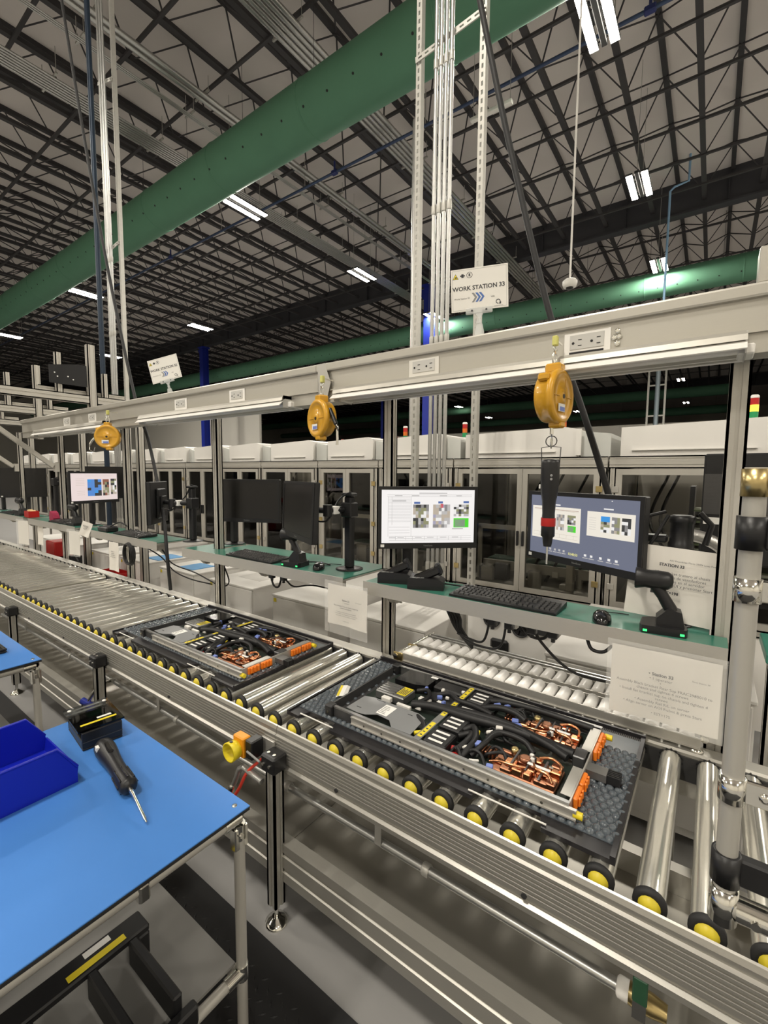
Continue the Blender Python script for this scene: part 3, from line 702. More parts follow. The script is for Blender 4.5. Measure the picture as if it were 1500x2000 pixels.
# ------------------------------------------------------------------ workstation frames: posts, raceway beam, shelves
posts = [(.056,'aluminium upright at the right end of the workstation'),(-1.29,'aluminium upright behind the bright instruction screen'),(-2.73,'aluminium upright beside the unlit black monitor'),(-4.03,'aluminium upright behind the yellow reel farthest up the line'),(-5.45,'aluminium upright beyond the pink screen'),(-6.7,'aluminium upright next to the slanted brace'),(-7.95,'far aluminium upright near the last gantry')]
for i, (x, lb) in enumerate(posts):
    t = thing('upright_post', lb, 'post', (x,1.826,0), 0, 'aluminium uprights behind the conveyor')
    prof('profile', -.0275,.0275,-.0225,.0225,.004,2.1,'z',t)
    pl = MB(); pl.box(-.062,.062,.0226,.03,1.0,1.09); pl.build('clamp_plate', SHEET, t)
    MB().box(-.06,.06,-.028,.05,0,.008).build('base_plate', ALU_D, t)
    if i < 3:
        tie = MB(); tie.box(-.029,.029,-.0245,.0245,1.04,1.045); tie.build('zip_tie', BLACK, t)
# overhead raceway beam
def raceway(x0, x1, label):
    X = (x0+x1)/2
    t = thing('raceway_beam', label, 'beam', (X,1.75,2.1), 0, 'overhead aluminium raceway beams')
    MB().prism([(-.05,.098),(.05,.098),(.05,-.095),(-.045,-.095),(-.045,-.038),(-.055,-.038),(-.055,-.034),(-.045,-.034),(-.045,.058),(-.058,.060),(-.06,.066),(-.06,.092),(-.057,.098)], x0-X, x1-X, 'x').build('channel', RACE, t)
    return t, X
race = [raceway(-1.66, .75, 'overhead aluminium raceway beam carrying the station 33 sign'), raceway(-6.15, -1.662, 'overhead aluminium raceway beam with the tilted station sign')]
tp = MB(); tp.prism([(-.03,.098),(.02,.098),(.06,0),(.03,-.095),(-.02,-.095)], -.0605, -.0585, 'y'); tp.build('splice_plate', SHEET, race[0][0], (-1.62-race[0][1],0,0))
MB().bbox(.075-race[0][1],.6-race[0][1],-.05,.04,.0985,.20,.004).build('end_box', RACE, race[0][0])
# task light fixtures under the beam
def task_light(x0, x1, label):
    X = (x0+x1)/2
    t = thing('task_light', label, 'light fixture', (X,1.69,2.03), 0, 'fluorescent task lights under the beam')
    L = (x1-x0)/2
    MB().prism([(-.055,.0),(-.05,.018),(-.04,.03),(.085,.03),(.095,.018),(.10,.0),(.08,.012),(-.03,.012)], -L, L, 'x').build('housing', RACE, t)
    MB().prism([(-.075,-.026),(-.045,.0),(-.042,-.002),(-.072,-.029)], -L, L, 'x').build('reflector_lip', WHITE, t)
    MB().prism([(.108,-.026),(.088,.0),(.085,-.002),(.105,-.029)], -L, L, 'x').build('reflector_lip', WHITE, t)
    for y in (.005,.065):
        MB().cyl((-L+.02,y,-.014),(L-.02,y,-.014),.0125,12).build('tube_lamp', WHITE, t)
    for s in (-1,1):
        e = MB().prism([(-.045,-.034),(-.045,.028),(.09,.028),(.09,-.034)], s*L-(.004 if s>0 else 0), s*L+(.004 if s<0 else 0), 'x').build('end_plate', LGREY, t)
        MB().bbox(s*L-.02,s*L+.02,-.01,.08,-.03,.0,.004).build('lamp_holder', WHITE, t)
task_light(-1.50, .06, 'long white task light fixture over the station 33 screens')
task_light(-3.42, -1.86, 'white task light fixture over the unlit black monitors')
task_light(-5.6, -4.02, 'white task light fixture behind the farthest yellow reel')
# braces of the stations farther up the line
for x in (-5.45, -6.7, -7.95):
    t = thing('diagonal_brace', 'slanted aluminium brace tied to an upright far up the line', 'brace', (x,1.80,1.7), 0, 'slanted aluminium braces')
    Mx = Matrix.Translation((0,-.28,.19)) @ Matrix.Rotation(math.radians(-40),4,'X')
    MB().box(-.02,.02,-.36,.30,-.02,.02,Mx).build('bar', ALU, t)
    MB().box(-.025,.025,-.04,.0,-.06,.03).build('joint', ALU, t)
# duplex outlets
def outlet(x, label, kind=0):
    t = thing('outlet', label, 'outlet', (x,1.7045,2.105), 0, 'power outlets in the raceway')
    MB().bbox(-.075,.075,-.004,.0,-.045,.04,.003).build('cover_plate', WHITE if kind else mat('aluminium_cover',(0.72,0.70,0.65),0.4,0.3), t)
    MB().bbox(-.055,.055,-.006,-.004,-.018,.032,.001).build('receptacle', LGREY, t)
    s = MB()
    for dx in (-.03,.03):
        s.cyl((dx-.014,-.0062,.004),(dx-.014,-.0068,.004),.0045,10); s.box(dx+.002,dx+.014,-.0068,-.0062,.013,.0155); s.box(dx+.002,dx+.014,-.0068,-.0062,-.007,-.0045)
    s.build('socket_slot', BLACK_M, t)
    if kind == 2:
        MB().box(-.056,.054,-.0068,-.004,-.036,-.026).build('label_slot', BLACK_M, t)
        q = MB()
        for (dx,dz) in ((.095,.024),(.085,.004),(.1,.006),(.095,-.016)): q.lathe([(.004,0),(.009,.001),(.009,.004),(.005,.005)],10,Matrix.Translation((dx,-.001,dz)) @ Matrix.Rotation(PI/2,4,'X'))
        q.build('clip_ring', CHROME, t)
outlet(-.375, 'power outlet right beside the nearest yellow reel hook', 2)
outlet(-1.03, 'power outlet in the beam above the bright instruction screen')
outlet(-2.33, 'white power outlet in the beam over the tilted black monitor', 1)
outlet(-2.95, 'white power outlet in the beam just below the tilted station sign', 1)
outlet(-4.35, 'white power outlet in the beam left of the farthest yellow reel', 1)
outlet(-4.9, 'white power outlet nearest the far end of the beam', 1)
# shelves
def shelf(x0, x1, z, label, dep=.24):
    X = (x0+x1)/2; L = (x1-x0)/2
    t = thing('work_shelf', label, 'shelf', (X,1.67,z), 0, 'narrow shelves above the conveyor')
    MB().box(-L,L,-.003,0,-.058,.004).box(-L,L,0,.03,-.058,-.055).build('front_strip', SHEET, t)
    # outline notched around the uprights
    D = dep; nts = sorted([px-X for px, _ in posts if x0-.06 < px < x1+.06])
    out = [(-L,.001),(L,.001),(L,D)]
    for nx in reversed(nts):
        a, b = max(-L,nx-.034), min(L,nx+.034)
        if b >= L-.03: out[-1:] = [(L,.126),(a,.126),(a,D)]
        elif a <= -L+.03: out += [(b,D),(b,.126),(-L,.126)]
        else: out += [(b,D),(b,.126),(a,.126),(a,D)]
    if out[-1][1] == D: out.append((-L,D))
    MB().prism(out, -.016, -.006, 'z').build('deck', ALU_D, t)
    MB().prism(out, -.006, 0, 'z').build('green_mat', GREEN_MAT, t)
    for x in (-L*.85, 0, L*.85): MB().prism([(.01,-.0165),(.128,-.0165),(.128,-.11),(.1,-.11)], x-.02, x+.02, 'x').build('bracket', ALU_D, t)
    return t
SZ = 1.13
shelf(-1.33, .07, SZ, 'narrow green-topped shelf holding the battery chargers')
shelf(-2.93, -1.46, 1.125, 'narrow green-topped shelf under the two unlit black monitors', .40)
shelf(-4.62, -3.27, 1.13, 'narrow shelf holding the keyboard next to the pink screen')
shelf(-6.0, -4.75, 1.13, 'narrow shelf below the dark monitors up the line')
shelf(-7.7, -6.15, 1.13, 'far narrow shelf at the end of the line')
# green slab continuing past the right post
t = thing('green_worktop', 'green worktop piece beyond the right aluminium upright', 'worktop', (.455,1.815,0))
MB().bbox(-.295,.295,-.115,.115,1.10,1.13,.003).build('slab', GREEN_MAT, t)
for x in (-.25,.25): prof('leg', x-.0225,x+.0225,.06,.105,0,1.0995,'z',t)
# ------------------------------------------------------------------ monitors
SCR_W = emis('screen_white', (0.95,0.92,0.90), 0.95); SCR_P = emis('screen_pink', (0.95,0.80,0.77), 0.85); SCR_S = emis('screen_slate', (0.155,0.17,0.235), 0.95)
def E(n, c, s=.9): return emis('px_'+n, c, s)
K = E('black',(.05,.05,.05)); G1 = E('grey',(.28,.27,.27)); G2 = E('lightgrey',(.55,.53,.52)); BL = E('navy',(.10,.17,.42)); GR = E('green',(.08,.75,.03)); RD = E('red',(.7,.03,.05)); OL = E('olive',(.30,.30,.17)); TN = E('tan',(.55,.47,.38)); SKY = E('sky',(.05,.33,.80)); BRN = E('brown',(.30,.12,.08)); YEL = E('yellow',(.9,.85,.3)); MAUVE = E('mauve',(.42,.40,.52)); DB = E('deepblue',(.10,.28,.70)); W1 = E('whiter',(.93,.91,.89))
def photo(x0,z0,x1,z1,pal,seed,n=5,m=5):
    r = random.Random(seed); out = []
    for i in range(n):
        for j in range(m):
            out.append((x0+(x1-x0)*i/n, z0+(z1-z0)*j/m, x0+(x1-x0)*(i+1)/n, z0+(z1-z0)*(j+1)/m, r.choice(pal)))
    return out
def sheet_page(cx, cz, w, h, bg, seed=1):
    """instruction page with table lines and four pictures, drawn in a box of width w, height h"""
    def X(u): return cx-w/2+w*u
    def Z(v): return cz-h/2+h*v
    it = []
    ln = .0012*w/.4
    for (u0,u1,v) in [(.06,.97,.905),(.06,.97,.875)]+[(.07,.31,.85-.028*k) for k in range(17)]+[(.08,.97,.125),(.08,.97,.085),(.08,.97,.05),(.08,.30,.30),(.08,.30,.24),(.08,.30,.19)]:
        it.append((X(u0),Z(v)-ln/2,X(u1),Z(v)+ln/2,G2))
    for (u,v0,v1) in ((.07,.12,.87),(.11,.34,.87),(.315,.12,.87),(.15,.05,.125),(.26,.05,.125),(.33,.05,.125),(.46,.05,.125),(.60,.05,.125),(.72,.05,.125),(.86,.05,.125)):
        it.append((X(u)-ln/2,Z(v0),X(u)+ln/2,Z(v1),G2))
    it += [(X(.40),Z(.93),X(.70),Z(.945),G2),(X(.14),Z(.885),X(.22),Z(.895),G1),(X(.32),Z(.885),X(.40),Z(.895),G1),(X(.62),Z(.885),X(.70),Z(.895),G1),(X(.80),Z(.885),X(.86),Z(.895),G1)]
    it += [(X(.115+.0*k),Z(.80-.022*k),X(.26),Z(.806-.022*k),G1) for k in range(2)]
    for k,(u,v) in enumerate(((.08,.10),(.17,.10),(.36,.10),(.49,.10),(.63,.10),(.76,.10))): it.append((X(u),Z(v),X(u+.07),Z(v+.008),G1))
    it += photo(X(.335),Z(.285),X(.505),Z(.725),[K,G1,OL,TN,G2,W1],seed,6,7)
    it += photo(X(.55),Z(.285),X(.735),Z(.725),[TN,G2,MAUVE,W1,G1,TN],seed+1,6,7)
    it += photo(X(.775),Z(.50),X(.94),Z(.725),[W1,G1,K,W1,G2,OL],seed+2,6,5)
    it += [(X(.775),Z(.29),X(.94),Z(.465),GR),(X(.785),Z(.30),X(.90),Z(.44),G1),(X(.76),Z(.255),X(.88),Z(.275),G2)]
    it += [(X(.345),Z(.735),X(.41),Z(.775),BL),(X(.605),Z(.745),X(.655),Z(.785),BL),(X(.88),Z(.75),X(.94),Z(.79),BL),(X(.63),Z(.66),X(.66),Z(.735),RD)]
    return it
def monitor(label, L, R, z0, z1, screen, content=None, tilt=0.0):
    L = Vector((*L,0)); R = Vector((*R,0)); c = (L+R)/2; d = R-L; W = d.length; rz = math.atan2(d.y,d.x); H = z1-z0
    t = thing('monitor', label, 'monitor', (c.x,c.y,(z0+z1)/2), 0, None, (tilt,0,rz))
    MB().bbox(-W/2,W/2,0.0,.030,-H/2,H/2,.004).build('case', BEZEL, t)
    MB().bbox(-W*.24,W*.24,.030,.050,-H*.38,H*.34,.012).build('rear_bulge', BLACK, t)
    b = .016; bb = .028
    fb = MB(); fb.box(-W/2,W/2,-.004,0,H/2-b,H/2); fb.box(-W/2,W/2,-.004,0,-H/2,-H/2+bb); fb.box(-W/2,-W/2+b,-.004,0,-H/2+bb,H/2-b); fb.box(W/2-b,W/2,-.004,0,-H/2+bb,H/2-b); fb.build('bezel', BEZEL, t)
    MB().box(-W/2+b,W/2-b,-.0012,0,-H/2+bb,H/2-b).build('screen', screen, t)
    text('ViewSonic', .011, GREYP, t, (0,-.0045,-H/2+bb*.5), (PI/2,0,0), name='maker_name')
    MB().box(-W/2+.012,-W/2+.030,-.0046,-.004,-H/2+.008,-H/2+.022).build('corner_sticker', LABELW, t)
    MB().bbox(-.05,.05,.050,.066,-.05,.05,.004).build('mount_plate', BLACK, t)
    sw, sh = W-2*b, H-b-bb; cz = (bb-b)/2
    if content: rects('screen_image', content(sw, sh, cz), t, -.0016)
    return t
def page_white(sw, sh, cz): return sheet_page(0, cz, sw, sh, None, 4)
def page_pink(sw, sh, cz):
    x0, z0 = -sw/2, cz-sh/2; it = []
    it += photo(x0+sw*.34,z0+sh*.16,x0+sw*.64,z0+sh*.78,[DB,DB,DB,K,DB,SKY],8,4,6)
    it += photo(x0+sw*.67,z0+sh*.16,x0+sw*.81,z0+sh*.78,[BRN,BRN,TN,K,OL],9,3,6)
    it += photo(x0+sw*.85,z0+sh*.20,x0+sw*.98,z0+sh*.80,[OL,K,W1,TN,K,W1],10,3,7)
    for k in range(5): it.append((x0+sw*.10,z0+sh*(.80-.06*k),x0+sw*.28,z0+sh*(.806-.06*k),TN))
    for k in range(3): it.append((x0+sw*.12,z0+sh*(.35-.07*k),x0+sw*.28,z0+sh*(.356-.07*k),TN))
    it.append((x0+sw*.3,z0+sh*.9,x0+sw*.9,z0+sh*.905,TN))
    return it
def page_slate(sw, sh, cz):
    x0, z0 = -sw/2, cz-sh/2; it = []
    it.append((x0+sw*.02,z0+sh*.27,x0+sw*.52,z0+sh*.82,E('cream',(.93,.87,.76)))); it.append((x0+sw*.58,z0+sh*.42,x0+sw*.97,z0+sh*.80,E('cream',(.93,.87,.76))))
    it.append((x0+sw*.15,z0+sh*.84,x0+sw*.32,z0+sh*.862,W1)); it.append((x0+sw*.72,z0+sh*.84,x0+sw*.80,z0+sh*.86,W1))
    for k,u in enumerate((.22,.27,.315,.36)): it.append((x0+sw*u,z0+sh*.085,x0+sw*(u+.02),z0+sh*.12,G2)); it.append((x0+sw*(u-.01),z0+sh*.055,x0+sw*(u+.03),z0+sh*.068,G2))
    for k,u in enumerate((.565,.62,.70,.77,.83)): it.append((x0+sw*u,z0+sh*.085,x0+sw*(u+.022),z0+sh*.12,W1)); it.append((x0+sw*(u-.012),z0+sh*.055,x0+sw*(u+.035),z0+sh*.068,G2))
    it.append((x0+sw*.78,z0+sh*.965,x0+sw*.79,z0+sh*.978,W1))
    return it
mR = monitor('black monitor showing a slate-blue desktop with two document windows', (-.667,2.05), (-.180,1.79), 1.278, 1.577, SCR_S, page_slate)
sw, sh, cz = .552-.032, .299-.044, .006
x0, z0 = -sw/2, cz-sh/2
rects('window_pictures', photo(x0+sw*.20,z0+sh*.44,x0+sw*.265,z0+sh*.70,[K,OL,TN,G1],31,4,5)+photo(x0+sw*.285,z0+sh*.44,x0+sw*.365,z0+sh*.70,[TN,G2,G1,W1],32,4,5)+photo(x0+sw*.395,z0+sh*.55,x0+sw*.475,z0+sh*.70,[W1,K,G1,OL],33,4,4)+[(x0+sw*.40,z0+sh*.43,x0+sw*.48,z0+sh*.53,GR),(x0+sw*.40,z0+sh*.44,x0+sw*.455,z0+sh*.515,G1),(x0+sw*.04,z0+sh*.77,x0+sw*.50,z0+sh*.776,BRN),(x0+sw*.04,z0+sh*.755,x0+sw*.50,z0+sh*.759,TN)]+[(x0+sw*(.04+.07*k),z0+sh*.31,x0+sw*(.0415+.07*k),z0+sh*.37,TN) for k in range(7)]+[(x0+sw*.04,z0+sh*.31,x0+sw*.5,z0+sh*.313,TN),(x0+sw*.04,z0+sh*.37,x0+sw*.5,z0+sh*.373,TN)]
  +photo(x0+sw*.70,z0+sh*.50,x0+sw*.775,z0+sh*.66,[OL,TN,W1,K],34,3,4)+[(x0+sw*.70,z0+sh*.66,x0+sw*.775,z0+sh*.74,SKY)]+photo(x0+sw*.79,z0+sh*.50,x0+sw*.855,z0+sh*.74,[OL,W1,G1,TN],35,3,5)+photo(x0+sw*.87,z0+sh*.50,x0+sw*.94,z0+sh*.74,[K,G1,W1,K],36,3,5)+[(x0+sw*.60,z0+sh*(.70-.035*k),x0+sw*.66,z0+sh*(.704-.035*k),G2) for k in range(6)], mR, -.0020)
text('13:40:53', .014, YEL, mR, (x0+sw*.46,-.0022,z0+sh*.075), (PI/2,0,0), name='clock_digits', bold=.0004)
mM = monitor('black monitor showing a bright white work instruction page', (-1.30,1.745), (-.935,2.08), 1.283, 1.588, SCR_W, page_white)
mL1 = monitor('unlit black monitor facing the conveyor above the keyboard', (-2.865,1.89), (-2.41,2.09), 1.30, 1.602, SCREEN_OFF)
mL2 = monitor('unlit black monitor turned sharply, above the left barcode scanner', (-1.99,1.755), (-1.545,1.55), 1.30, 1.605, SCREEN_OFF, tilt=-.05)
mP = monitor('black monitor with a pinkish page of photographs up the line', (-4.64,1.60), (-4.76,2.07), 1.35, 1.645, SCR_P, page_pink)
mE = monitor('black monitor seen edge-on beside the folded arm', (-3.55,1.88), (-3.30,1.62), 1.26, 1.575, SCREEN_OFF)
mF1 = monitor('unlit black monitor turned toward the line beyond the scanner', (-7.55,1.78), (-7.35,2.15), 1.33, 1.68, SCREEN_OFF)
mF2 = monitor('unlit black monitor standing edge-on at the far shelf', (-6.75,1.62), (-6.62,2.05), 1.33, 1.68, SCREEN_OFF)
mF3 = monitor('black monitor half hidden behind the pink screen', (-5.35,2.0), (-5.15,2.3), 1.36, 1.70, SCREEN_OFF)
def pole(x, y, z, h, label, arm=None, hp=None):
    t = thing('monitor_stand', label, 'monitor stand', (x,y,z), 0, 'black monitor poles on the shelves')
    MB().bbox(-.025,.025,-.020,.020,.008,h,.008).build('pole', BLACK, t)
    MB().lathe([(.075,0),(.075,.004),(.06,.008),(.035,.01)],24).build('base', BLACK, t)
    MB().bbox(-.035,.035,-.03,.03,h,h+.018,.006).build('cap', BLACK, t)
    if arm:
        a = Vector(arm)-Vector((x,y,z)); hz = a.z if hp is None else hp
        MB().bbox(-.037,.037,-.033,.033,hz-.04,hz+.04,.006).build('collar', BLACK, t)
        d = Vector((a.x,a.y,0)); n = d.normalized() if d.length > .001 else Vector((0,-1,0))
        mid = n*(d.length*.55)+Vector((-n.y,n.x,0))*.05
        MB().tube([(n.x*.03,n.y*.03,hz),(mid.x,mid.y,hz)], .020, 10).cyl((mid.x,mid.y,hz-.03),(mid.x,mid.y,hz+.03),.025,14).build('arm', BLACK, t)
        MB().tube([(mid.x,mid.y,hz),(a.x,a.y,hz)], .017, 10).build('forearm', BLACK, t)
        q = (Vector((n.x*.03,n.y*.03,hz))*.4+Vector((mid.x,mid.y,hz))*.6)
        MB().bbox(q.x-.022,q.x+.022,q.y-.022,q.y+.022,hz-.021,hz+.021,.003).build('arm_label', LABELW, t)
        MB().tube(bez([(0,.02,h),( .02,-.02,h+.02),(n.x*.06,n.y*.06,hz+.05),(mid.x,mid.y,hz-.05),(a.x*.9,a.y*.9,hz-.06)],6), .005, 6).build('cable', CABLE, t)
    return t
def rear_of(m, off=.068):
    a = m.rotation_euler.z; return (m.location.x-off*math.sin(a), m.location.y+off*math.cos(a), m.location.z)
pole(-1.585, 1.865, 1.126, .40, 'black monitor pole left of the battery chargers, arm to the turned screen', arm=rear_of(mL2))
pole(-1.222, 1.892, SZ, .36, 'black monitor pole behind the two battery chargers', arm=rear_of(mM))
pole(-3.14, 1.88, SZ, .40, 'black monitor pole with folded arm behind the coiled black cable', arm=rear_of(mE))
pole(-2.83, 2.02, 1.125, .36, 'black pole holding the unlit front-facing monitor', arm=rear_of(mL1))
pole(-4.88, 1.87, SZ, .40, 'black pole holding the pink screen', arm=rear_of(mP))
pole(-5.75, 1.86, SZ, .40, 'black monitor pole between the red box and the pink screen', arm=rear_of(mF3))
pole(-6.86, 1.87, SZ, .42, 'black monitor pole beside the edge-on screen', arm=rear_of(mF2))
pole(-7.60, 1.86, SZ, .40, 'black pole at the farthest shelf', arm=rear_of(mF1))
# support for the half hidden monitors standing off the shelf
# ------------------------------------------------------------------ shelf equipment
def keyboard(label, loc, rz):
    t = thing('keyboard', label, 'keyboard', loc, rz, 'black keyboards on the shelves')
    MB().prism([(0,0),(0,.010),(.150,.022),(.150,.004)], 0, .445, 'x').build('body', BLACK, t)
    ks = MB()
    rows = [(.018,[(.012,.012)]*0)]
    k0 = None
    def key(x, y, w):
        z = .010+.012*y/.15
        ks.add([(x,y,z),(x+w,y,z),(x+w,y+.0155,z+.001),(x,y+.0155,z+.001),(x+.002,y+.002,z+.007),(x+w-.002,y+.002,z+.007),(x+w-.002,y+.0135,z+.008),(x+.002,y+.0135,z+.008)], [(0,1,5,4),(1,2,6,5),(2,3,7,6),(3,0,4,7),(4,5,6,7)])
    for r in range(5):
        y = .014+.0192*r
        if r == 0:
            for w, x in ((.024,.012),(.022,.038),(.022,.062),(.105,.086),(.022,.193),(.022,.217),(.022,.241),(.024,.265)): key(x,y,w)
        else:
            for k in range(14): key(.012+.0198*k+.002*(r % 3), y, .017)
        for k in range(4): key(.362+.0195*k, y, .0165)
        if r in (0,1,3,4):
            for k in range(3):
                if r == 1 and k != 1: continue
                key(.297+.0195*k, y, .0165)
    for k in range(13): key(.012+.0215*k, .122, .016)
    for k in range(3): key(.297+.0195*k, .122, .016)
    o = ks.build('keys', mat('key_caps',(0.035,0.035,0.036),0.35), t); o['kind'] = 'stuff'
    return t
keyboard('full-size black keyboard between the chargers and the mouse', (-.882,1.695,SZ), -.02)
keyboard('full-size black keyboard below the unlit monitors', (-2.46,1.69,1.1252), -.03)
keyboard('black keyboard beside the coiled black cable', (-4.02,1.69,SZ), -.02)
keyboard('black keyboard next to the pink screen', (-5.47,1.69,SZ), 0)
keyboard('black keyboard on the far shelf beyond the red box', (-7.08,1.69,SZ), 0)
def mouse(label, loc, rz):
    t = thing('computer_mouse', label, 'mouse', loc, rz, 'black mice')
    mb = MB(); n = 16; rings = []
    for (h, s, yo) in ((0,1,0),(.012,1.02,0),(.024,.92,.004),(.033,.62,.008),(.037,.2,.01)):
        rings.append([(.031*s*math.cos(2*PI*k/n), yo+.052*s*math.sin(2*PI*k/n), h) for k in range(n)])
    vs = [q for r in rings for q in r]
    mb.add(vs, [(i*n+k,i*n+(k+1)%n,(i+1)*n+(k+1)%n,(i+1)*n+k) for i in range(4) for k in range(n)], True); mb.add(rings[-1],[tuple(range(n))]); mb.add(rings[0],[tuple(range(n-1,-1,-1))])
    mb.build('body', BLACK_G, t)
    MB().lathe([(.004,-.004),(.009,-.003),(.009,.003),(.004,.004)],12,Matrix.Translation((0,.034,.026)) @ Matrix.Rotation(PI/2,4,'Y')).build('scroll_wheel', GREYP, t)
    MB().tube(bez([(0,.05,.012),(.01,.09,.01),(.05,.12,.004),(.1,.12,.003)],5), .002, 6).build('cord', CABLE, t)
mouse('black computer mouse between the keyboard and the barcode scanner', (-.288,1.725,SZ), .25)
mouse('black computer mouse left of the battery chargers', (-1.715,1.76,1.126), .5)
def scanner(label, loc, rz, led=True):
    t = thing('barcode_scanner', label, 'scanner', loc, rz, 'cordless barcode scanners in cradles')
    c = MB().prism([(-.062,-.05),(.062,-.05),(.068,-.03),(.06,.05),(.03,.07),(-.03,.07),(-.06,.05),(-.068,-.03)], 0, .026, 'z').build('cradle_base', BLACK, t)
    MB().prism([(-.02,.022),(.06,.022),(.05,.075),(.012,.085),(-.02,.05)], -.03, .03, 'y').build('cradle_neck', BLACK, t)
    lm = MB()
    if led: lm.box(-.058,-.046,-.0512,-.05,.006,.013); lm.box(.046,.058,-.0512,-.05,.006,.013); lm.build('status_light', emis('green_led',(0.05,1.0,0.2),2.0), t)
    # handle and head
    hd = MB(); hd.tube([(.032,0,.035),(.018,0,.08),(-.005,0,.12),(-.028,0,.155)], [.021,.020,.018,.020], 14).build('handle', BLACK, t)
    h2 = MB()
    ax = Vector((-.97,0,.02)).normalized(); c0 = Vector((-.022,0,.172))
    Mx = Matrix.Translation(c0) @ ax.to_track_quat('Z','Y').to_matrix().to_4x4() @ Matrix.Diagonal((1.0,1.12,1,1))
    h2.lathe([(.004,-.045),(.018,-.043),(.027,-.030),(.029,.0),(.027,.035),(.033,.062),(.031,.066)],20,Mx); h2.build('head', BLACK, t)
    MB().lathe([(.004,.0662),(.026,.0664),(.026,.0668),(.004,.067)],16,Mx).build('scan_window', BLACK_G, t)
    MB().tube([(-.022,0,.150),(-.035,0,.142),(-.036,0,.128)], .006, 8).build('trigger', DGREY, t)
    MB().tube(bez([(.03,.07,.012),(.07,.1,.01),(.12,.11,.006),(.17,.10,.004)],5), .004, 6).build('cord', CABLE, t)
scanner('black cordless barcode scanner standing in its cradle in front of the paper', (-.105,1.745,SZ), .12)
scanner('black cordless barcode scanner in a cradle below the turned monitor', (-1.885,1.745,1.126), .1)
scanner('black barcode scanner in a cradle at the far shelf', (-6.45,1.74,SZ), .1, False)
scanner('black barcode scanner in a cradle below the pink screen', (-4.92,1.74,SZ), .1, False)
def charger(label, loc, rz):
    t = thing('battery_charger', label, 'charger', loc, rz, 'black battery chargers')
    MB().prism([(-.095,0),(.095,0),(.095,.045),(.07,.058),(-.085,.062),(-.095,.05)], -.055, .055, 'y').build('body', BLACK, t)
    bat = MB(); Mx = Matrix.Translation((.01,0,.065)) @ Matrix.Rotation(-.45,4,'Y')
    bat.bbox(-.09,.075,-.035,.035,-.012,.03,.01,Mx); bat.build('battery', BLACK_G, t)
    MB().bbox(.05,.08,-.028,.028,-.02,.042,.008,Mx).build('battery_foot', BLACK, t)
    v = MB()
    for k in range(4): v.box(-.0958,-.0945,-.04,.03,.012+.010*k,.0165+.010*k)
    v.build('vent_slot', LABELW, t)
    s = MB()
    for k in range(3): s.box(-.07+.022*k,-.052+.022*k,-.0475,-.030,.0615,.0622)
    s.build('printed_mark', GREYP, t)
    MB().box(-.08,.09,-.0556,-.055,.020,.022).build('seam', BLACK, t)
    MB().tube(bez([(.09,.03,.02),(.13,.05,.012),(.17,.06,.006),(.20,.05,.004)],5), .004, 6).build('cord', CABLE, t)
    t.scale = (.86,.86,.86)
charger('black battery charger nearer the left end of the shelf, in front of the pole', (-1.205,1.765,SZ), .42)
charger('black battery charger directly next to the keyboard', (-1.03,1.755,SZ), .42)
t = thing('cable_dock', 'small black dock with tangled leads beside the keyboard up the line', 'dock', (-4.22,1.73,SZ))
MB().bbox(-.08,.1,-.05,.05,0,.045,.01).build('body', BLACK, t)
MB().tube(bez([(.05,0,.045),(.1,.05,.08),(.18,.06,.07),(.22,.1,.02)],6),.006,6).build('lead', CABLE, t)
t = thing('red_bin', 'small red box with yellowish parts on a far shelf', 'box', (-6.16,1.75,SZ))
mb = MB(); mb.box(-.07,.07,-.05,.05,0,.006); mb.box(-.07,.07,-.05,-.044,.006,.07); mb.box(-.07,.07,.044,.05,.006,.07); mb.box(-.07,-.064,-.044,.044,.006,.07); mb.box(.064,.07,-.044,.044,.006,.07); mb.build('box', RED, t)
MB().bbox(-.05,.0,-.03,.02,.006,.085,.01).bbox(.01,.055,-.02,.03,.006,.08,.01).build('content', mat('cream_parts',(0.7,0.5,0.25),0.6), t)
tag(MB().prism([(-.05,0),(.05,0),(.06,.03),(.02,.08),(-.03,.10),(-.055,.05)], 1.74, 1.80, 'y').build('pink_cloth', mat('pink_cloth',(0.30,0.02,0.06),0.7), None, (-5.55,0,SZ)), 'crumpled magenta cloth next to the black pole up the line', 'cloth')
# ------------------------------------------------------------------ papers
def paper(label, loc, rot, w, h, lines, sleeve=True, curl=.006, group=None, bottom=0.0):
    t = thing('notice_sheet', label, 'paper', loc, 0, group, rot)
    mb = MB(); n, m = 10, 8; vs = []
    f = lambda u, v: -curl*math.sin(u*PI*2+v*2)*(.3+v)-.003*math.sin(u*9+v*7)
    for side in (0, 1):
        for j in range(m+1):
            for i in range(n+1):
                u, v = i/n, j/m; vs.append((-w/2+w*u, f(u,v)*.5+side*.0006, -h*v))
    N = (n+1)*(m+1)
    fs = []
    for s in (0,1):
        for j in range(m):
            for i in range(n): a = s*N+j*(n+1)+i; fs.append((a,a+1,a+n+2,a+n+1))
    mb.add(vs, fs, True); mb.build('sheet', PAPER, t)
    for (txt, size, x, z, b) in lines:
        text(txt, size, INK, t, (x,-.0095,z), (PI/2,0,0), name='printed_text', bold=b)
    if sleeve:
        mb = MB(); mb.box(-w/2-.012,w/2+.012,-.0125,-.0120,-h-.012-bottom,.02); mb.build('sleeve', SLEEVE, t)
    return t
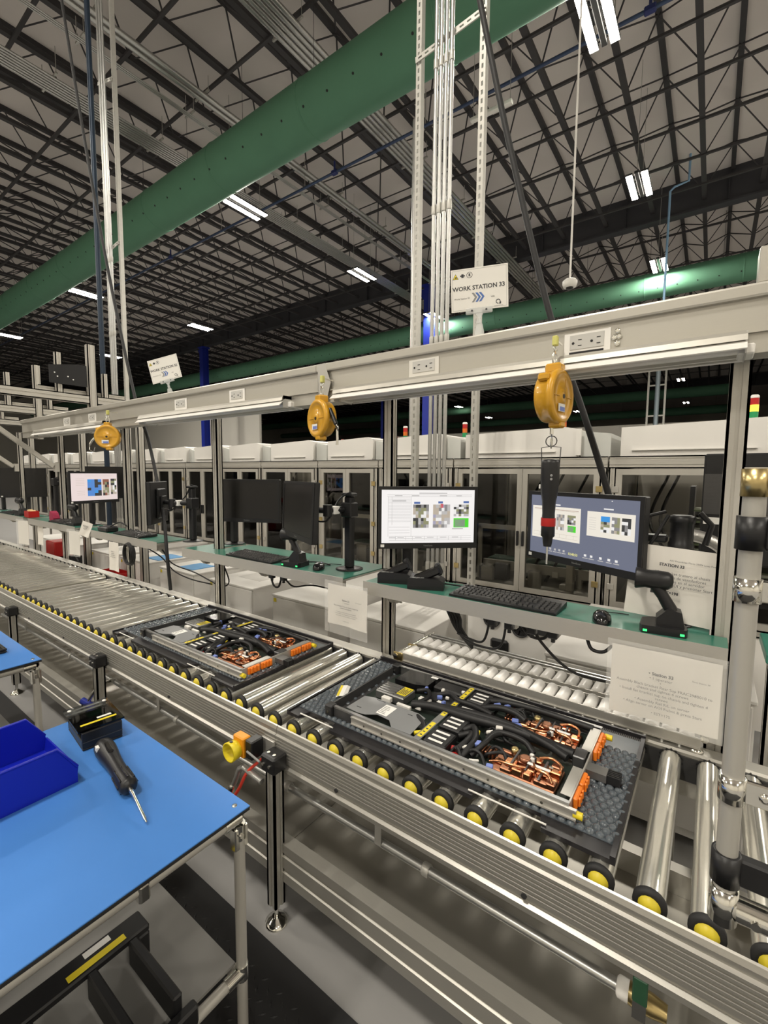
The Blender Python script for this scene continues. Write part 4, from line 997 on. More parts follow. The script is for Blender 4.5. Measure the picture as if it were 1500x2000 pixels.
paper('Station 33 instruction sheet in a clear sleeve hung from the charger shelf', (-.09,1.655,1.085), (0,0,0), .30, .232,
  [('• Station 33', .0145, -.005, -.072, .0005), ('• 1 operator', .0125, -.005, -.087, 0), ('•', .0125, -.005, -.099, 0), ('Assembly Black bracket Rear Sup FRAC2980010 to\nchassis and tighten 4 screws', .0125, 0.0, -.119, 0), ('• Install fan bracket sup on chassis and tighten 4\nscrews', .0125, 0.0, -.146, 0), ('• Assembly Rail R/L on server', .0125, 0, -.166, 0), ('• Align server on AOI Robot & press Start', .0125, 0, -.180, 0), ('• EST=175', .0125, 0, -.202, 0), ('Next Station 34', .007, .10, -.068, 0)], group='instruction sheets')
paper('Station 32 instruction sheet in a clear sleeve below the gap between shelves', (-1.40,1.63,1.10), (0,0,-.03), .255, .20,
  [('Station 32', .0115, 0, -.068, .0004), ('• 1 operator', .009, 0, -.080, 0), ('Place Bracket Tray on chassis, fasten by\nscrews and tighten', .0098, 0, -.103, .0002), ('• Connect cables to board (4 cables)\n• Place cover on chassis and fix to chassis\nby screws and press Start on station', .0088, 0, -.137, 0), ('• EST=172', .009, 0, -.172, 0), ('Next Station 33', .006, .08, -.066, 0)], group='instruction sheets', bottom=.03)
paper('loose white Station 33 sheet leaning behind the barcode scanner', (-.075,1.832,1.402), (-.03,.06,0), .286, .255,
  [('STATION 33', .0135, -.015, -.062, .0005), ('Ensamblar bracket trasero al chasis\nInstalar soporte de ventiladores\nEnsamblar rieles en el servidor\nAlinear en robot AOI y presionar Start', .0135, .0, -.11, 0), ('EST=198', .0135, -.01, -.158, .0005), ('AIO Ensamblaje Planta 33456 Linea Final/Mty', .008, .05, -.045, 0)], sleeve=False, group='instruction sheets')
paper('instruction sheet hanging beside the coiled black cable', (-3.95,1.66,1.07), (0,0,0), .17, .24, [('Station 31\noperator\nInstall risers\nand press Start', .015, 0, -.1, 0)], sleeve=False, group='instruction sheets')
paper('crumpled clear sleeve sheet hanging where two far shelves meet', (-4.70,1.645,1.10), (0,0,.2), .16, .22, [], group='instruction sheets')
paper('small tilted card standing at the corner of the pink screen shelf', (-4.43,1.66,1.20), (-.1,.3,.5), .10, .13, [('RISER\nKIT', .022, 0, -.05, 0)], sleeve=False, group='instruction sheets')
paper('crumpled sleeve sheet hanging in front of the far uprights', (-6.1,1.65,1.10), (0,0,.2), .20, .26, [], group='instruction sheets')
paper('white sheet hanging before the black bin up the line', (-5.75,1.70,1.06), (0,0,0), .16, .2, [], sleeve=False, group='instruction sheets')
# ------------------------------------------------------------------ station signs with clear clips
def sign(label, loc, rz, roll, num, w=.222, h=.165):
    t = thing('station_sign', label, 'sign', loc, 0, 'white work station signs', (0,roll,rz))
    MB().box(-w/2,w/2,-.0015,.0015,-h/2,h/2).build('board', mat('sign_board',(0.78,0.76,0.71),0.25,coat=0.4), t)
    e = MB(); a, b = w/2-.006, h/2-.005
    for (x0,x1,z0,z1) in ((-a,a,b-.0008,b),(-a,a,-b,-b+.0008),(-a,-a+.0008,-b,b),(a-.0008,a,-b,b)): e.quad((x0,-.0018,z0),(x1,-.0018,z0),(x1,-.0018,z1),(x0,-.0018,z1))
    e.build('printed_border', GREYP, t)
    text('WORK STATION '+num, .0235, INK, t, (-.003,-.0019,.005), (PI/2,0,0), name='sign_title', bold=.0006, sx=.98)
    text('Work Station ID', .009, INK, t, (-.068,-.0019,-.033), (PI/2,0,0), name='sign_caption')
    text('HRI', .009, INK, t, (.052,-.0019,-.037), (PI/2,0,0), name='sign_caption')
    ch = MB()
    for k, mi in ((0,0),(1,1),(2,1)):
        x = -.030+.014*k; ch.m(mi)
        ch.add([(x,-.0019,-.0145),(x+.009,-.0019,-.0145),(x+.022,-.0019,-.0325),(x+.009,-.0019,-.0505),(x,-.0019,-.0505),(x+.013,-.0019,-.0325)], [(0,1,2,5),(5,2,3,4)])
    ch.build('chevron_mark', [GREYP, mat('chevron_blue',(0.08,0.16,0.42),0.5)], t)
    wr = MB(); wr.m(0).add([(-.104,-.0019,.044),(-.080,-.0019,.044),(-.092,-.0019,.066)],[(0,1,2)]); wr.add([(-.096,-.0023,.049),(-.088,-.0023,.048),(-.086,-.0023,.051),(-.091,-.0023,.055)],[(0,1,2,3)])
    wr.build('warning_outline', INK, t); wr = MB()
    wr.add([(-.069,-.0019,.048),(-.060,-.0019,.048),(-.060,-.0019,.062),(-.069,-.0019,.062)],[(0,1,2,3)]); wr.add([(-.074,-.0019,.053),(-.055,-.0019,.053),(-.055,-.0019,.058),(-.074,-.0019,.058)],[(0,1,2,3)])
    wr.build('pictogram', INK, t); wr = MB()
    n = 20
    def ringf(cx, cz, r0, r1, a0=0, a1=2*PI):
        vs = []
        for k in range(n+1):
            a = a0+(a1-a0)*k/n; vs += [(cx+r0*math.cos(a),-.0019,cz+r0*math.sin(a)),(cx+r1*math.cos(a),-.0019,cz+r1*math.sin(a))]
        wr.add(vs,[(2*k,2*k+1,2*k+3,2*k+2) for k in range(n)])
    ringf(-.037,.056,.0100,.0117); wr.add([(-.044,-.0019,.0625),(-.043,-.0019,.0635),(-.030,-.0019,.0495),(-.031,-.0019,.0485)],[(0,1,2,3)]); wr.add([(-.041,-.0020,.051),(-.036,-.0020,.051),(-.033,-.0020,.062),(-.039,-.0020,.062)],[(0,1,2,3)])
    wr.build('pictogram', INK, t); wr = MB()
    ringf(.072,-.058,.0062,.0092,-.3,4.9); wr.add([(.075,-.0019,-.068),(.083,-.0019,-.068),(.083,-.0019,-.060),(.078,-.0019,-.059)],[(0,1,2,3)]); wr.add([(.056,-.0019,-.0745),(.091,-.0019,-.0745),(.091,-.0019,-.0735),(.056,-.0019,-.0735)],[(0,1,2,3)])
    wr.build('round_logo', INK, t)
    MB().add([(-.1015,-.0021,.0455),(-.0825,-.0021,.0455),(-.092,-.0021,.063)],[(0,1,2)]).build('warning_triangle', LABELY, t)
    clear = mat('clear_plastic',(0.75,0.77,0.76),0.08,alpha=.45,coat=.6)
    cl = MB(); cl.bbox(-.055,.05,-.006,.004,-h/2-.014,-h/2+.010,.003); cl.prism([(-.016,-h/2-.014),(.014,-h/2-.014),(.004,-h/2-.032),(-.006,-h/2-.032)],-.004,.003,'y'); cl.build('top_clip', clear, t)
    cl = MB(); cl.bbox(-.010,.006,-.008,.006,-h/2-.056,-h/2-.032,.004); cl.prism([(-.014,-h/2-.056),(.010,-h/2-.056),(.016,-h/2-.09),(.008,-h/2-.115),(-.014,-h/2-.115),(-.022,-h/2-.09)],-.006,.005,'y'); cl.build('spring_clip', clear, t)
    s = MB(); s.cyl((-.03,-.0065,-h/2-.002),(-.03,-.0075,-h/2-.002),.004,8); s.cyl((.026,-.0065,-h/2-.002),(.026,-.0075,-h/2-.002),.004,8); s.build('clip_pin', INK, t)
sign('white WORK STATION 33 sign clipped upright on the beam', (-.79,1.722,2.386), .40, -.045, '33')
sign('white WORK STATION 32 sign tilted on its clip', (-3.18,1.722,2.375), .55, -.24, '32')
# ------------------------------------------------------------------ spring balancers
def balancer(label, loc, rz, tool=False):
    loc = (loc[0]*.972, 1.609, 1.65+(loc[2]-1.65)*.972)
    t = thing('spring_balancer', label, 'tool balancer', loc, rz, 'yellow spring balancers hung from the beam')
    R_ = .092; Mx = Matrix.Rotation(PI/2,4,'X')
    MB().lathe([(.02,-.036),(.07,-.036),(.082,-.030),(.086,-.020),(.086,.012),(.092,.014),(.092,.030),(.084,.036),(.074,.036),(.070,.032),(.024,.032),(.022,.037),(.010,.037)],32,Mx).build('drum', AMBER, t)
    MB().cyl((0,-.0372,0),(0,-.0385,0),.008,10).build('axle_hole', BLACK, t)
    for b_ in ((-.022,.022,-.030,.025,.078,.112),(-.085,-.055,-.02,.02,.045,.070),(-.012,.03,-.035,.01,-.104,-.08)): MB().bbox(*b_,.006).build('lug', AMBER, t)
    l = MB().box(-.036,.014,-.0366,-.0355,-.052,-.026).build('name_label', LABELW, t)
    MB().box(-.026,.012,-.037,-.0367,-.050,-.036).build('label_print', BLUECON, l)
    r = MB(); r.bbox(.02,.024,-.033,-.0325,-.06,.06,.0005); r.bbox(-.07,.07,-.0345,-.0325,-.002,.002,.0008); r.build('drum_rib', AMBER, t)
    hk = MB(); n = 14
    hk.tube([(.013*math.cos(a),0,.130+.024*math.sin(a)) for a in [2*PI*k/n for k in range(n+1)]], .0035, 8); hk.build('shackle', CHROME, t)
    MB().tube([(.011*math.cos(a),.011*math.sin(a)*.4,.163+.012*math.sin(a)) for a in [2*PI*k/n for k in range(n+1)]], .0022, 8).build('ring', CHROME, t)
    MB().bbox(-.003,.003,.010,.079,.190,.196,.001,Matrix.Rotation(-rz,4,'Z')).build('clamp_pin', CHROME, t)
    MB().bbox(-.009,.009,-.008,.012,.172,.205,.003,Matrix.Rotation(-rz,4,'Z')).build('beam_clamp', mat('pale_yellow_clamp',(0.62,0.60,0.18),0.5), t)
    return t
b1 = balancer('amber spring balancer from which the black screwdriver hangs', (-.468,1.655,1.922), 1.42)
b2 = balancer('amber spring balancer with a snap hook hanging at its side', (-1.585,1.655,1.918), -.28)
b3 = balancer('amber spring balancer farthest up the line', (-3.945,1.655,1.925), .80)
MB().cyl((0,0,-.10),(0,0,-.125),.007,8).tube([(0,0,-.125),(.006,0,-.14),(.007,0,-.16),(0,0,-.172),(-.006,0,-.16),(-.005,0,-.14)], .0025, 8).build('snap_hook', CHROME, b1)
o_ = MB().tube([(.07,.0,.04),(.10,0,.0),(.125,0,-.035)], .010, 8); o_.build('cable_guide', BLACK, b2)
MB().tube([(.125,0,-.035),(.145,0,-.05),(.14,0,-.065),(.125,0,-.05)], .0035, 8).tube([(.135,0,-.06),(.137,0,-.10),(.135,0,-.13)], .006, 8).build('snap_hook', CHROME, b2)
MB().tube([(-.06,.0,.06),(-.085,0,.02),(-.1,0,-.01)], .010, 8).build('cable_guide', BLACK, b3)
MB().tube([(-.1,0,-.01),(-.12,0,-.03),(-.135,0,-.06)], .008, 8).tube([(-.135,0,-.06),(-.14,0,-.10),(-.11,0,-.12),(-.10,0,-.08)], .0025, 8).build('snap_hook', CHROME, b3)
# hanging driver
t = thing('hanging_screwdriver', 'slim black electric screwdriver with a red band hanging from the balancer', 'screwdriver', (-.455,1.609,1.378))
t.scale = (1.10,1.10,1.06)
MB().lathe([(.012,.02),(.014,.03),(.016,.05),(.021,.055),(.021,.09),(.019,.13),(.021,.17),(.026,.20),(.028,.24),(.028,.295),(.026,.305),(.008,.308)],24).build('body', BLACK, t)
MB().lathe([(.0222,.088),(.0225,.09),(.0225,.113),(.0222,.115)],24).build('red_band', RED, t)
bt = MB(); bt.cyl((.012,-.0265,.255),(.012,-.0285,.255),.004,8); bt.cyl((.012,-.0265,.243),(.012,-.0285,.243),.004,8); bt.build('button', GREYP, t)
MB().bbox(-.03,-.024,-.014,.0,.21,.225,.002).build('side_label', LABELW, t)
MB().cyl((0,0,-.04),(0,0,.025),.0035,8).build('bit', CHROME, t)
MB().tube([(-.027,0,.285),(-.03,0,.345),(0,0,.350),(.03,0,.345),(.027,0,.285)], .0016, 6).build('hanger_bail', DGREY, t)
n = 16
MB().tube([(.017*math.cos(a),0,.366+.017*math.sin(a)) for a in [2*PI*k/n for k in range(n+1)]], .0017, 6).build('ring', DGREY, t)
# ------------------------------------------------------------------ machine cells behind the line
YE = 3.55
def cell(x0, x1, idx, label):
    X = (x0+x1)/2; L = (x1-x0)/2-.006
    t = thing('machine_cell', label, 'machine', (X,YE,0), 0, 'glazed aluminium machine cells')
    D = 1.25
    for sx in (-1,1):
        a = sx*L; xa, xb = (a-.045,a) if sx > 0 else (a,a+.045)
        prof('frame_post', xa,xb,0,.045,.04,1.70,'z',t); prof('frame_post', xa,xb,D-.045,D,.04,1.70,'z',t)
    prof('top_rail', -L,L,0,.045,1.70,1.785,'x',t); prof('top_rail', -L,L,D-.045,D,1.70,1.785,'x',t)
    prof('sill_rail', -L,L,0,.045,.655,.70,'x',t)
    prof('side_rail', -L,-L+.045,.0455,D-.0455,1.70,1.745,'y',t); prof('side_rail', L-.045,L,.0455,D-.0455,1.70,1.745,'y',t)
    MB().box(-L+.001,L-.001,.046,D-.046,.66,.70).build('bed_plate', INT_M, t)
    MB().box(-L+.046,L-.046,.01,.03,.06,.65).build('base_panel', WCAB, t)
    MB().box(-L+.046,L-.046,D-.02,D-.01,.70,1.70).build('back_panel', INT_D, t)
    MB().box(-L+.03,-L+.034,.05,D-.05,.70,1.70).build('side_pane', GLASS, t)
    # two doors with frames, panes, hinges
    w = (2*L-.09)
    nd = 2 if w > .6 else 1
    for k in range(nd):
        a = -L+.046+k*w/nd; b = a+w/nd-.003
        d = MB().box(a,a+.04,-.006,.028,.705,1.695).box(b-.04,b,-.006,.028,.705,1.695).box(a+.04,b-.04,-.006,.028,.705,.745).box(a+.04,b-.04,-.006,.028,1.655,1.695).build('door', ALU, t)
        MB().box(a+.04,b-.04,.008,.012,.745,1.655).build('pane', GLASS, d)
        hx = a if k == 0 else b
        for z in (.85,1.15,1.55): MB().bbox(hx-.022,hx+.022,-.014,-.006,z-.022,z+.022,.002).build('hinge', BRASS if idx % 2 else SHEET, d)
        hh = b-.02 if k == 0 else a+.02
        MB().bbox(hh-.008,hh+.008,-.03,-.006,1.08,1.2,.004).build('handle', BLACK, d)
    # filter housing on the roof
    hb = MB(); hb.prism([(-L*.92,1.79),(L*.62,1.79),(L*.62,2.0),(L*.45,2.02),(-L*.92,1.995)], .12, .85, 'y'); hb.build('roof_housing', WCAB, t)
    MB().box(-L*.80,L*.35,.104,.12,1.828,1.834).build('added_shadow_lip', WCAB, t)  # ledge added so that its shadow draws a dark line on the housing
    MB().prism([(L*.64,1.79),(L*.98,1.79),(L*.98,1.96),(L*.64,1.985)], .16, .80, 'y').build('filter_box', mat('pale_panel',(0.62,0.63,0.60),0.4), t)
    MB().box(L*.60,L*.66,.10,.118,1.80,2.0).build('housing_seam', WHITE, t)
    return t, L
def tower(x, y, z, lit, label):
    t = thing('signal_tower', label, 'signal light', (x,y,z), 0, 'red, amber and green signal towers')
    MB().cyl((0,0,-.26),(0,0,.0),.011,10).build('pole', ALU, t)
    MB().cyl((0,0,0),(0,0,.03),.024,14).build('base', LGREY, t)
    MB().cyl((0,0,.03),(0,0,.075),.026,16).build('green_segment', mat('green_lens',(0.02,0.28,0.10),0.3), t)
    am = emis('amber_lit',(1.0,0.55,0.05),2.5) if lit else mat('amber_lens',(0.65,0.15,0.02),0.3)
    MB().cyl((0,0,.076),(0,0,.121),.026,16).build('amber_segment', am, t)
    MB().cyl((0,0,.122),(0,0,.167),.026,16).build('red_segment', mat('red_lens',(0.45,0.02,0.02),0.3), t)
    MB().lathe([(.026,0),(.026,.014),(.018,.022)],16,Matrix.Translation((0,0,.168))).build('top_cap', WHITE, t)
bounds = [.62,-.60,-1.83,-2.65,-3.47,-4.42,-5.25,-6.08,-6.9,-7.75,-8.6,-9.5,-10.4,-11.4,-12.4,-13.4]
desc = ['behind the right aluminium upright','behind the slate-blue desktop screen','behind the bright instruction screen','behind the pole left of the chargers','behind the turned black monitor','behind the unlit front-facing monitor','behind the folded monitor arm','behind the pink screen']
for i in range(len(bounds)-1):
    lb = 'glazed aluminium machine cell ' + (desc[i] if i < len(desc) else 'at the distant end of the row')
    t, L = cell(bounds[i+1], bounds[i], i, lb)
    if i >= len(desc): t['group'] = 'distant machine cells'
    X = (bounds[i]+bounds[i+1])/2
    rnd = random.Random(i+40)
    # inner contents: small belt conveyor, robot arm, equipment boxes
    if i < 10:
        c = thing('belt_conveyor', 'small dark green belt conveyor inside the machine cell '+(desc[i] if i < len(desc) else 'far up the row'), 'conveyor', (X,YE+.55,.70), 0, 'belt conveyors inside the cells')
        MB().bbox(-L*.8,L*.8,-.12,.12,.10,.17,.03).build('belt', BELT, c)
        MB().box(-L*.8,L*.8,-.15,-.125,.08,.16).box(-L*.8,L*.8,.125,.15,.08,.16).build('side_frame', INT_M, c)
        lg = MB()
        for sx in (-.6,.6):
            for sy in (-.13,.13): lg.box(sx*L-.02,sx*L+.02,sy-.02,sy+.02,0,.08)
        lg.build('leg', INT_M, c)
        bl = MB()
        for k in range(6): bl.bbox(-L*.8+.05+.22*L*k*1.1,-L*.8+.10+.22*L*k*1.1,-.175,-.15,.07,.12,.004)
        bl.build('sensor_block', LGREY, c)
        r = thing('robot_arm', 'small articulated robot arm inside the machine cell '+(desc[i] if i < len(desc) else 'far up the row'), 'robot', (X+rnd.uniform(-.15,.15),YE+.92,.70), rnd.uniform(-.5,.5), 'robot arms inside the cells')
        RM = mat('robot_casting',(0.40,0.39,0.37),0.4) if i % 2 else mat('robot_dark',(0.16,0.16,0.155),0.4)
        MB().lathe([(.12,0),(.12,.04),(.085,.06),(.085,.20),(.10,.22),(.10,.27)],18).build('base', RM, r)
        MB().tube([(0,-.02,.24),(0,.06,.42),(0,.10,.58)], [.075,.065,.06], 12).build('lower_arm', RM, r)
        MB().cyl((-.09,.10,.60),(.09,.10,.60),.065,14).build('elbow', DGREY, r)
        MB().tube([(0,.10,.60),(0,-.12,.66),(0,-.34,.58)], [.06,.05,.045], 12).build('upper_arm', RM, r)
        MB().cyl((0,-.34,.60),(0,-.36,.46),.04,12).build('wrist', DGREY, r)
        MB().bbox(-.06,.06,-.40,-.32,.40,.46,.01).build('gripper', GREYP, r)
        MB().tube(bez([(.07,.05,.2),(.13,.15,.45),(.10,.0,.72),(.06,-.25,.70),(.04,-.33,.55)],6), .012, 6).build('dress_pack', BLACK, r)
        e = t; OY, OZ = .2, .70
        for k in range(7):
            x = rnd.uniform(-L*.8,L*.6); y = rnd.uniform(-.05,.12); h = rnd.uniform(.04,.22)
            MB().bbox(x,x+rnd.uniform(.05,.16),y,y+rnd.uniform(.05,.1),0,h,.005).build('equipment_block', rnd.choice([INT_M,LGREY,BLACK,DGREY,ALU]), e, (0,OY,OZ))
        h_ = MB(); zz = 1.18-.70
        h_.box(-L*.82,L*.82,.10,.13,zz-.02,zz+.02); h_.box(-L*.82,-L*.82+.03,.10,.13,0,zz); h_.box(L*.82-.03,L*.82,.10,.13,0,zz); h_.build('inner_gantry', ALU, e, (0,OY,OZ))
        for k in range(5):
            x = rnd.uniform(-L*.8,L*.6); z1 = rnd.uniform(.3,.9)
            MB().bbox(x,x+rnd.uniform(.04,.14),.75,.8,z1,z1+rnd.uniform(.05,.2),.004).build('panel', rnd.choice([INT_M,LGREY,WCAB,DGREY,LABELW]), e, (0,OY,OZ))
        for k in range(3):
            x = rnd.uniform(-L*.7,L*.7)
            MB().tube(bez([(x,.2,.02),(x+.1,.25,.3),(x-.05,.3,.6),(x+.05,.5,.98)],6), .012, 6).build('hose', BLACK, e, (0,OY,OZ))
    if i in (1,2,3): tower(X+(.05 if i != 3 else .1), YE+.95, 2.02, False, 'unlit three-colour signal tower on the cell '+desc[i])
tower(.21, YE+.5, 1.91+.11, True, 'signal tower with its amber segment lit, right of the upright post')
for x in (-3.05,-3.9,-4.8,-5.7,-6.6,-7.5):
    t = thing('beacon', 'small dark red beacon on top of a machine cell', 'signal light', (x,YE+.9,2.0), 0, 'small red beacons on the cells')
    MB().cyl((0,0,0),(0,0,.02),.025,12).build('base', BLACK, t); MB().lathe([(.022,.02),(.022,.08),(.012,.09)],12).build('lens', mat('beacon_red',(0.22,0.03,0.02),0.35), t)
    MB().tube(bez([(.08,0,0),(.09,0,.05),(.16,0,.055),(.18,0,0)],5),.012,6).build('lift_handle', BLACK, t)
# white cabinets in front of the cells
cabs = [(-1.35,'white cabinet right behind the white roller rack'),(-2.14,'white cabinet partly behind the Station 32 sheet'),(-2.99,'white cabinet below the unlit monitors, a grey plate on its top'),(-3.85,'white cabinet under the gap between two shelves, blue cloth on its top'),(-4.70,'white cabinet behind the hanging black cable coil'),(-5.45,'white cabinet with two twisted leads in front'),(-6.52,'white cabinet near the far uprights'),(-7.35,'white cabinet at the far end of the row')]
for i, (xr, lb) in enumerate(cabs):
    W = .60
    t = thing('white_cabinet', lb, 'cabinet', (xr-W/2,2.29,0), 0, 'white cabinets behind the conveyor')
    MB().box(-W/2,W/2,.012,1.18,.05,.685).build('body', WCAB, t)
    MB().bbox(-W/2-.004,W/2+.004,.0,1.185,.685,.702,.003).build('top_panel', WCAB, t)
    MB().bbox(-W/2+.006,W/2-.006,.0,.012,.09,.68,.003).build('door', WCAB, t)
    MB().bbox(-W/2+.03,-W/2+.05,-.016,.0,.36,.46,.003).build('door_handle', DGREY, t)
    MB().box(-W/2+.02,-W/2+.05,-.002,.0,.645,.675).build('warning_label', LABELY, t)
    ft = MB()
    for sx in (-1,1):
        for y in (.06,1.1): ft.cyl((sx*(W/2-.05),y,0),(sx*(W/2-.05),y,.05),.02,8)
    ft.build('foot', BLACK, t)
    MB().box(-W/2+.15,W/2-.15,.2,.5,.7021,.7035).build('top_plate', mat('top_plate_grey',(0.6,0.58,0.55),0.5), t) if i == 2 else None
t = thing('white_cabinet', 'white cabinet right of the fan panel, under the scanner shelf', 'cabinet', (-.22,2.30,0), 0, 'white cabinets behind the conveyor')
MB().box(-.42,.42,.012,1.1,.05,.725).build('body', WCAB, t)
MB().bbox(-.424,.424,0,1.105,.725,.742,.003).build('top_panel', WCAB, t)
MB().bbox(-.41,.41,-.001,.011,.09,.715,.003).build('door', WCAB, t)
t = thing('fan_panel', 'beige equipment panel with two round fans and a black socket', 'equipment', (-.98,2.72,.14))
MB().box(-.29,.28,0,.2,0,.70).build('body', WCAB, t)
for (x,z) in ((-.12,.58),(.07,.555)):
    f = MB().lathe([(.058,0),(.058,.01),(.052,.012),(.05,.004)],24,Matrix.Translation((x,-.001,z)) @ Matrix.Rotation(PI/2,4,'X')).build('fan_ring', DGREY, t)
    b = MB()
    for k in range(7): a = 2*PI*k/7; b.box(.012,.045,-.010,.010,-.002,.002, Matrix.Translation((x,-.008,z)) @ Matrix.Rotation(a,4,'Y') @ Matrix.Rotation(.5,4,'X'))
    b.cyl((x,-.012,z),(x,0,z),.014,12); b.build('fan_blade', BLACK, f)
MB().bbox(-.12,.0,-.03,0,.33,.46,.015).build('power_socket', BLACK, t)
MB().bbox(.145,.24,-.02,0,.54,.63,.006).build('terminal_block', DGREY, t)
MB().box(-.29,.28,0,.2,-.14,0).build('plinth', ALU_D, t)
tag(MB().bbox(-4.25,-4.0,2.38,2.62,.7025,.709,.002).build('blue_cloth', BLUECLOTH), 'folded blue cloth lying on a white cabinet by the upright', 'cloth')
tag(MB().bbox(-4.98,-4.72,2.42,2.70,.7025,.710,.002).build('blue_cloth', BLUECLOTH), 'blue sheet spread on the cabinet behind the cable coil', 'cloth')
t = thing('parts_bin', 'dark storage bin with a red box on top up the line', 'bin', (-6.2,2.02,.35))
mb = MB(); mb.box(-.2,.2,-.15,.15,0,.01); mb.box(-.2,.2,-.15,-.14,.01,.3); mb.box(-.2,.2,.14,.15,.01,.3); mb.box(-.2,-.19,-.14,.14,.01,.3); mb.box(.19,.2,-.14,.14,.01,.3); mb.build('tub', BLACK_M, t)
MB().bbox(-.15,.12,-.1,.1,.3,.48,.01).build('red_box', RED, t)
MB().box(-.2,.2,-.15,.15,-.35,-.30).box(-.18,-.14,-.13,-.09,-.30,0).box(.14,.18,-.13,-.09,-.30,0).box(-.18,-.14,.09,.13,-.30,0).box(.14,.18,.09,.13,-.30,0).build('stand', ALU_D, t)
t = thing('parts_bin', 'red storage bin behind the upright up the line', 'bin', (-5.15,2.1,.30))
MB().box(-.2,.2,-.15,.15,0,.01).box(-.2,.2,-.15,-.14,.01,.28).box(-.2,.2,.14,.15,.01,.28).box(-.2,-.19,-.14,.14,.01,.28).box(.19,.2,-.14,.14,.01,.28).build('tub', RED, t)
MB().box(-.18,.18,-.13,.13,-.30,-.27).box(-.16,-.12,-.11,-.07,-.27,0).box(.12,.16,-.11,-.07,-.27,0).box(-.16,-.12,.07,.11,-.27,0).box(.12,.16,.07,.11,-.27,0).build('stand', ALU_D, t)
# ------------------------------------------------------------------ slotted strut frames and conduits rising to the roof
def strut(mb, x, y, z0, z1, slots=True, s0=0.0, s1=None):
    mb.box(x-.0205,x-.0175,y,y+.041,z0,z1).box(x+.0175,x+.0205,y,y+.041,z0,z1)
    s1 = min(s1 or z1, z1) if slots else z0
    z = z0; e = z0
    if slots:
        mb.box(x-.0205,x-.006,y-.003,y,z0,s1).box(x+.006,x+.0205,y-.003,y,z0,s1)
        while z < s1-.001:
            e = min(z+.023, s1); mb.box(x-.006,x+.006,y-.003,y,z,e); z += .051
    if s1 < z1: mb.box(x-.0205,x+.0205,y-.003,y,s1,z1)
def strut_frame(xa, xb, y, z1, rungs, ncon, xc, label, slots=True, dz=.038, za=0.0, zb=0.0):
    t = thing('strut_frame', label, 'strut frame', ((xa+xb)/2,y,0), 0, 'slotted strut frames rising to the roof')
    X = (xa+xb)/2
    for x, zf in ((xa, za), (xb, zb)):
        mb = MB(); strut(mb, x-X, 0, zf, z1, slots, s1=5.2); mb.build('slotted_strut', ZINC, t)
    for (z, tilt) in rungs:
        mb = MB(); Mx = Matrix.Translation((0,-.012,z)) @ Matrix.Rotation(tilt,4,'Y')
        h = abs(xb-xa)/2+.02
        mb.box(-h,h,-.004,.004,-.02,-.006,Mx).box(-h,h,-.004,.004,.006,.02,Mx)
        k = -h
        while k < h-.001: mb.box(k,min(k+.023,h),-.004,.004,-.006,.006,Mx); k += .051
        mb.build('cross_strut', ZINC, t)
    for k in range(ncon):
        mb = MB(); x = xc-X+k*dz; mb.cyl((x,-.035,max(za,.2)),(x,-.035,z1),.0135,10); mb.build('riser_conduit', GALV, t)
    for z in (1.0,2.55,3.4,4.3):
        for k in range(ncon): MB().lathe([(.0165,-.03),(.0175,-.025),(.0175,.025),(.0165,.03)],10,Matrix.Translation((xc-X+k*dz,-.035,z))).build('coupling', ZINC, t)
    return t
strut_frame(-1.755, -1.29, 2.78, 11.0, [(4.45,-.10),(7.0,0),(9.0,0)], 4, -1.60, 'slotted strut frame with four conduits behind the station 33 sign', za=.703)
strut_frame(-6.45, -6.10, 2.78, 11.0, [(4.45,-.1),(6.4,.3),(8.4,0)], 3, -6.36, 'slotted strut frame with conduits at the left end of the beam', slots=False, dz=.06)
tp = thing('riser_pipe', 'dark blue riser pipe beside the left strut frame', 'pipe', (-6.27,2.60,0))
MB().cyl((0,0,.3),(0,0,11),.03,10).build('pipe', mat('dark_blue_pipe',(0.02,0.035,0.06),0.4,0.3), tp); MB().box(-.06,.06,-.06,.06,0,.3).build('stand', ALU_D, tp)
for (x,y,lb) in ((-4.1,6.4,'slim galvanised pole standing behind the middle balancer'),(-3.5,7.6,'thin grey pipe rising behind the beam, right of the slim pole')):
    tag(MB().cyl((x,y,0),(x,y,7.2 if y < 7 else 11),.035 if y < 7 else .028,10).build('riser_pipe', GALV), lb, 'pipe')
t = thing('ladder_strut', 'pale blue ladder-like strut frame far behind the cells', 'strut frame', (-2.75,30,0))
for x in (-.45,.38): MB().box(x-.05,x+.05,-.03,.03,0,11.0).build('rail', ZINC, t)
MB().cyl((0,0,0),(0,0,11.0),.12,10).build('pipe', mat('pale_blue_pipe',(0.38,0.46,0.52),0.4,0.3), t)
for k in range(6): MB().box(-.45,.38,-.02,.02,1.6+1.7*k,1.68+1.7*k).build('rung', ZINC, t)
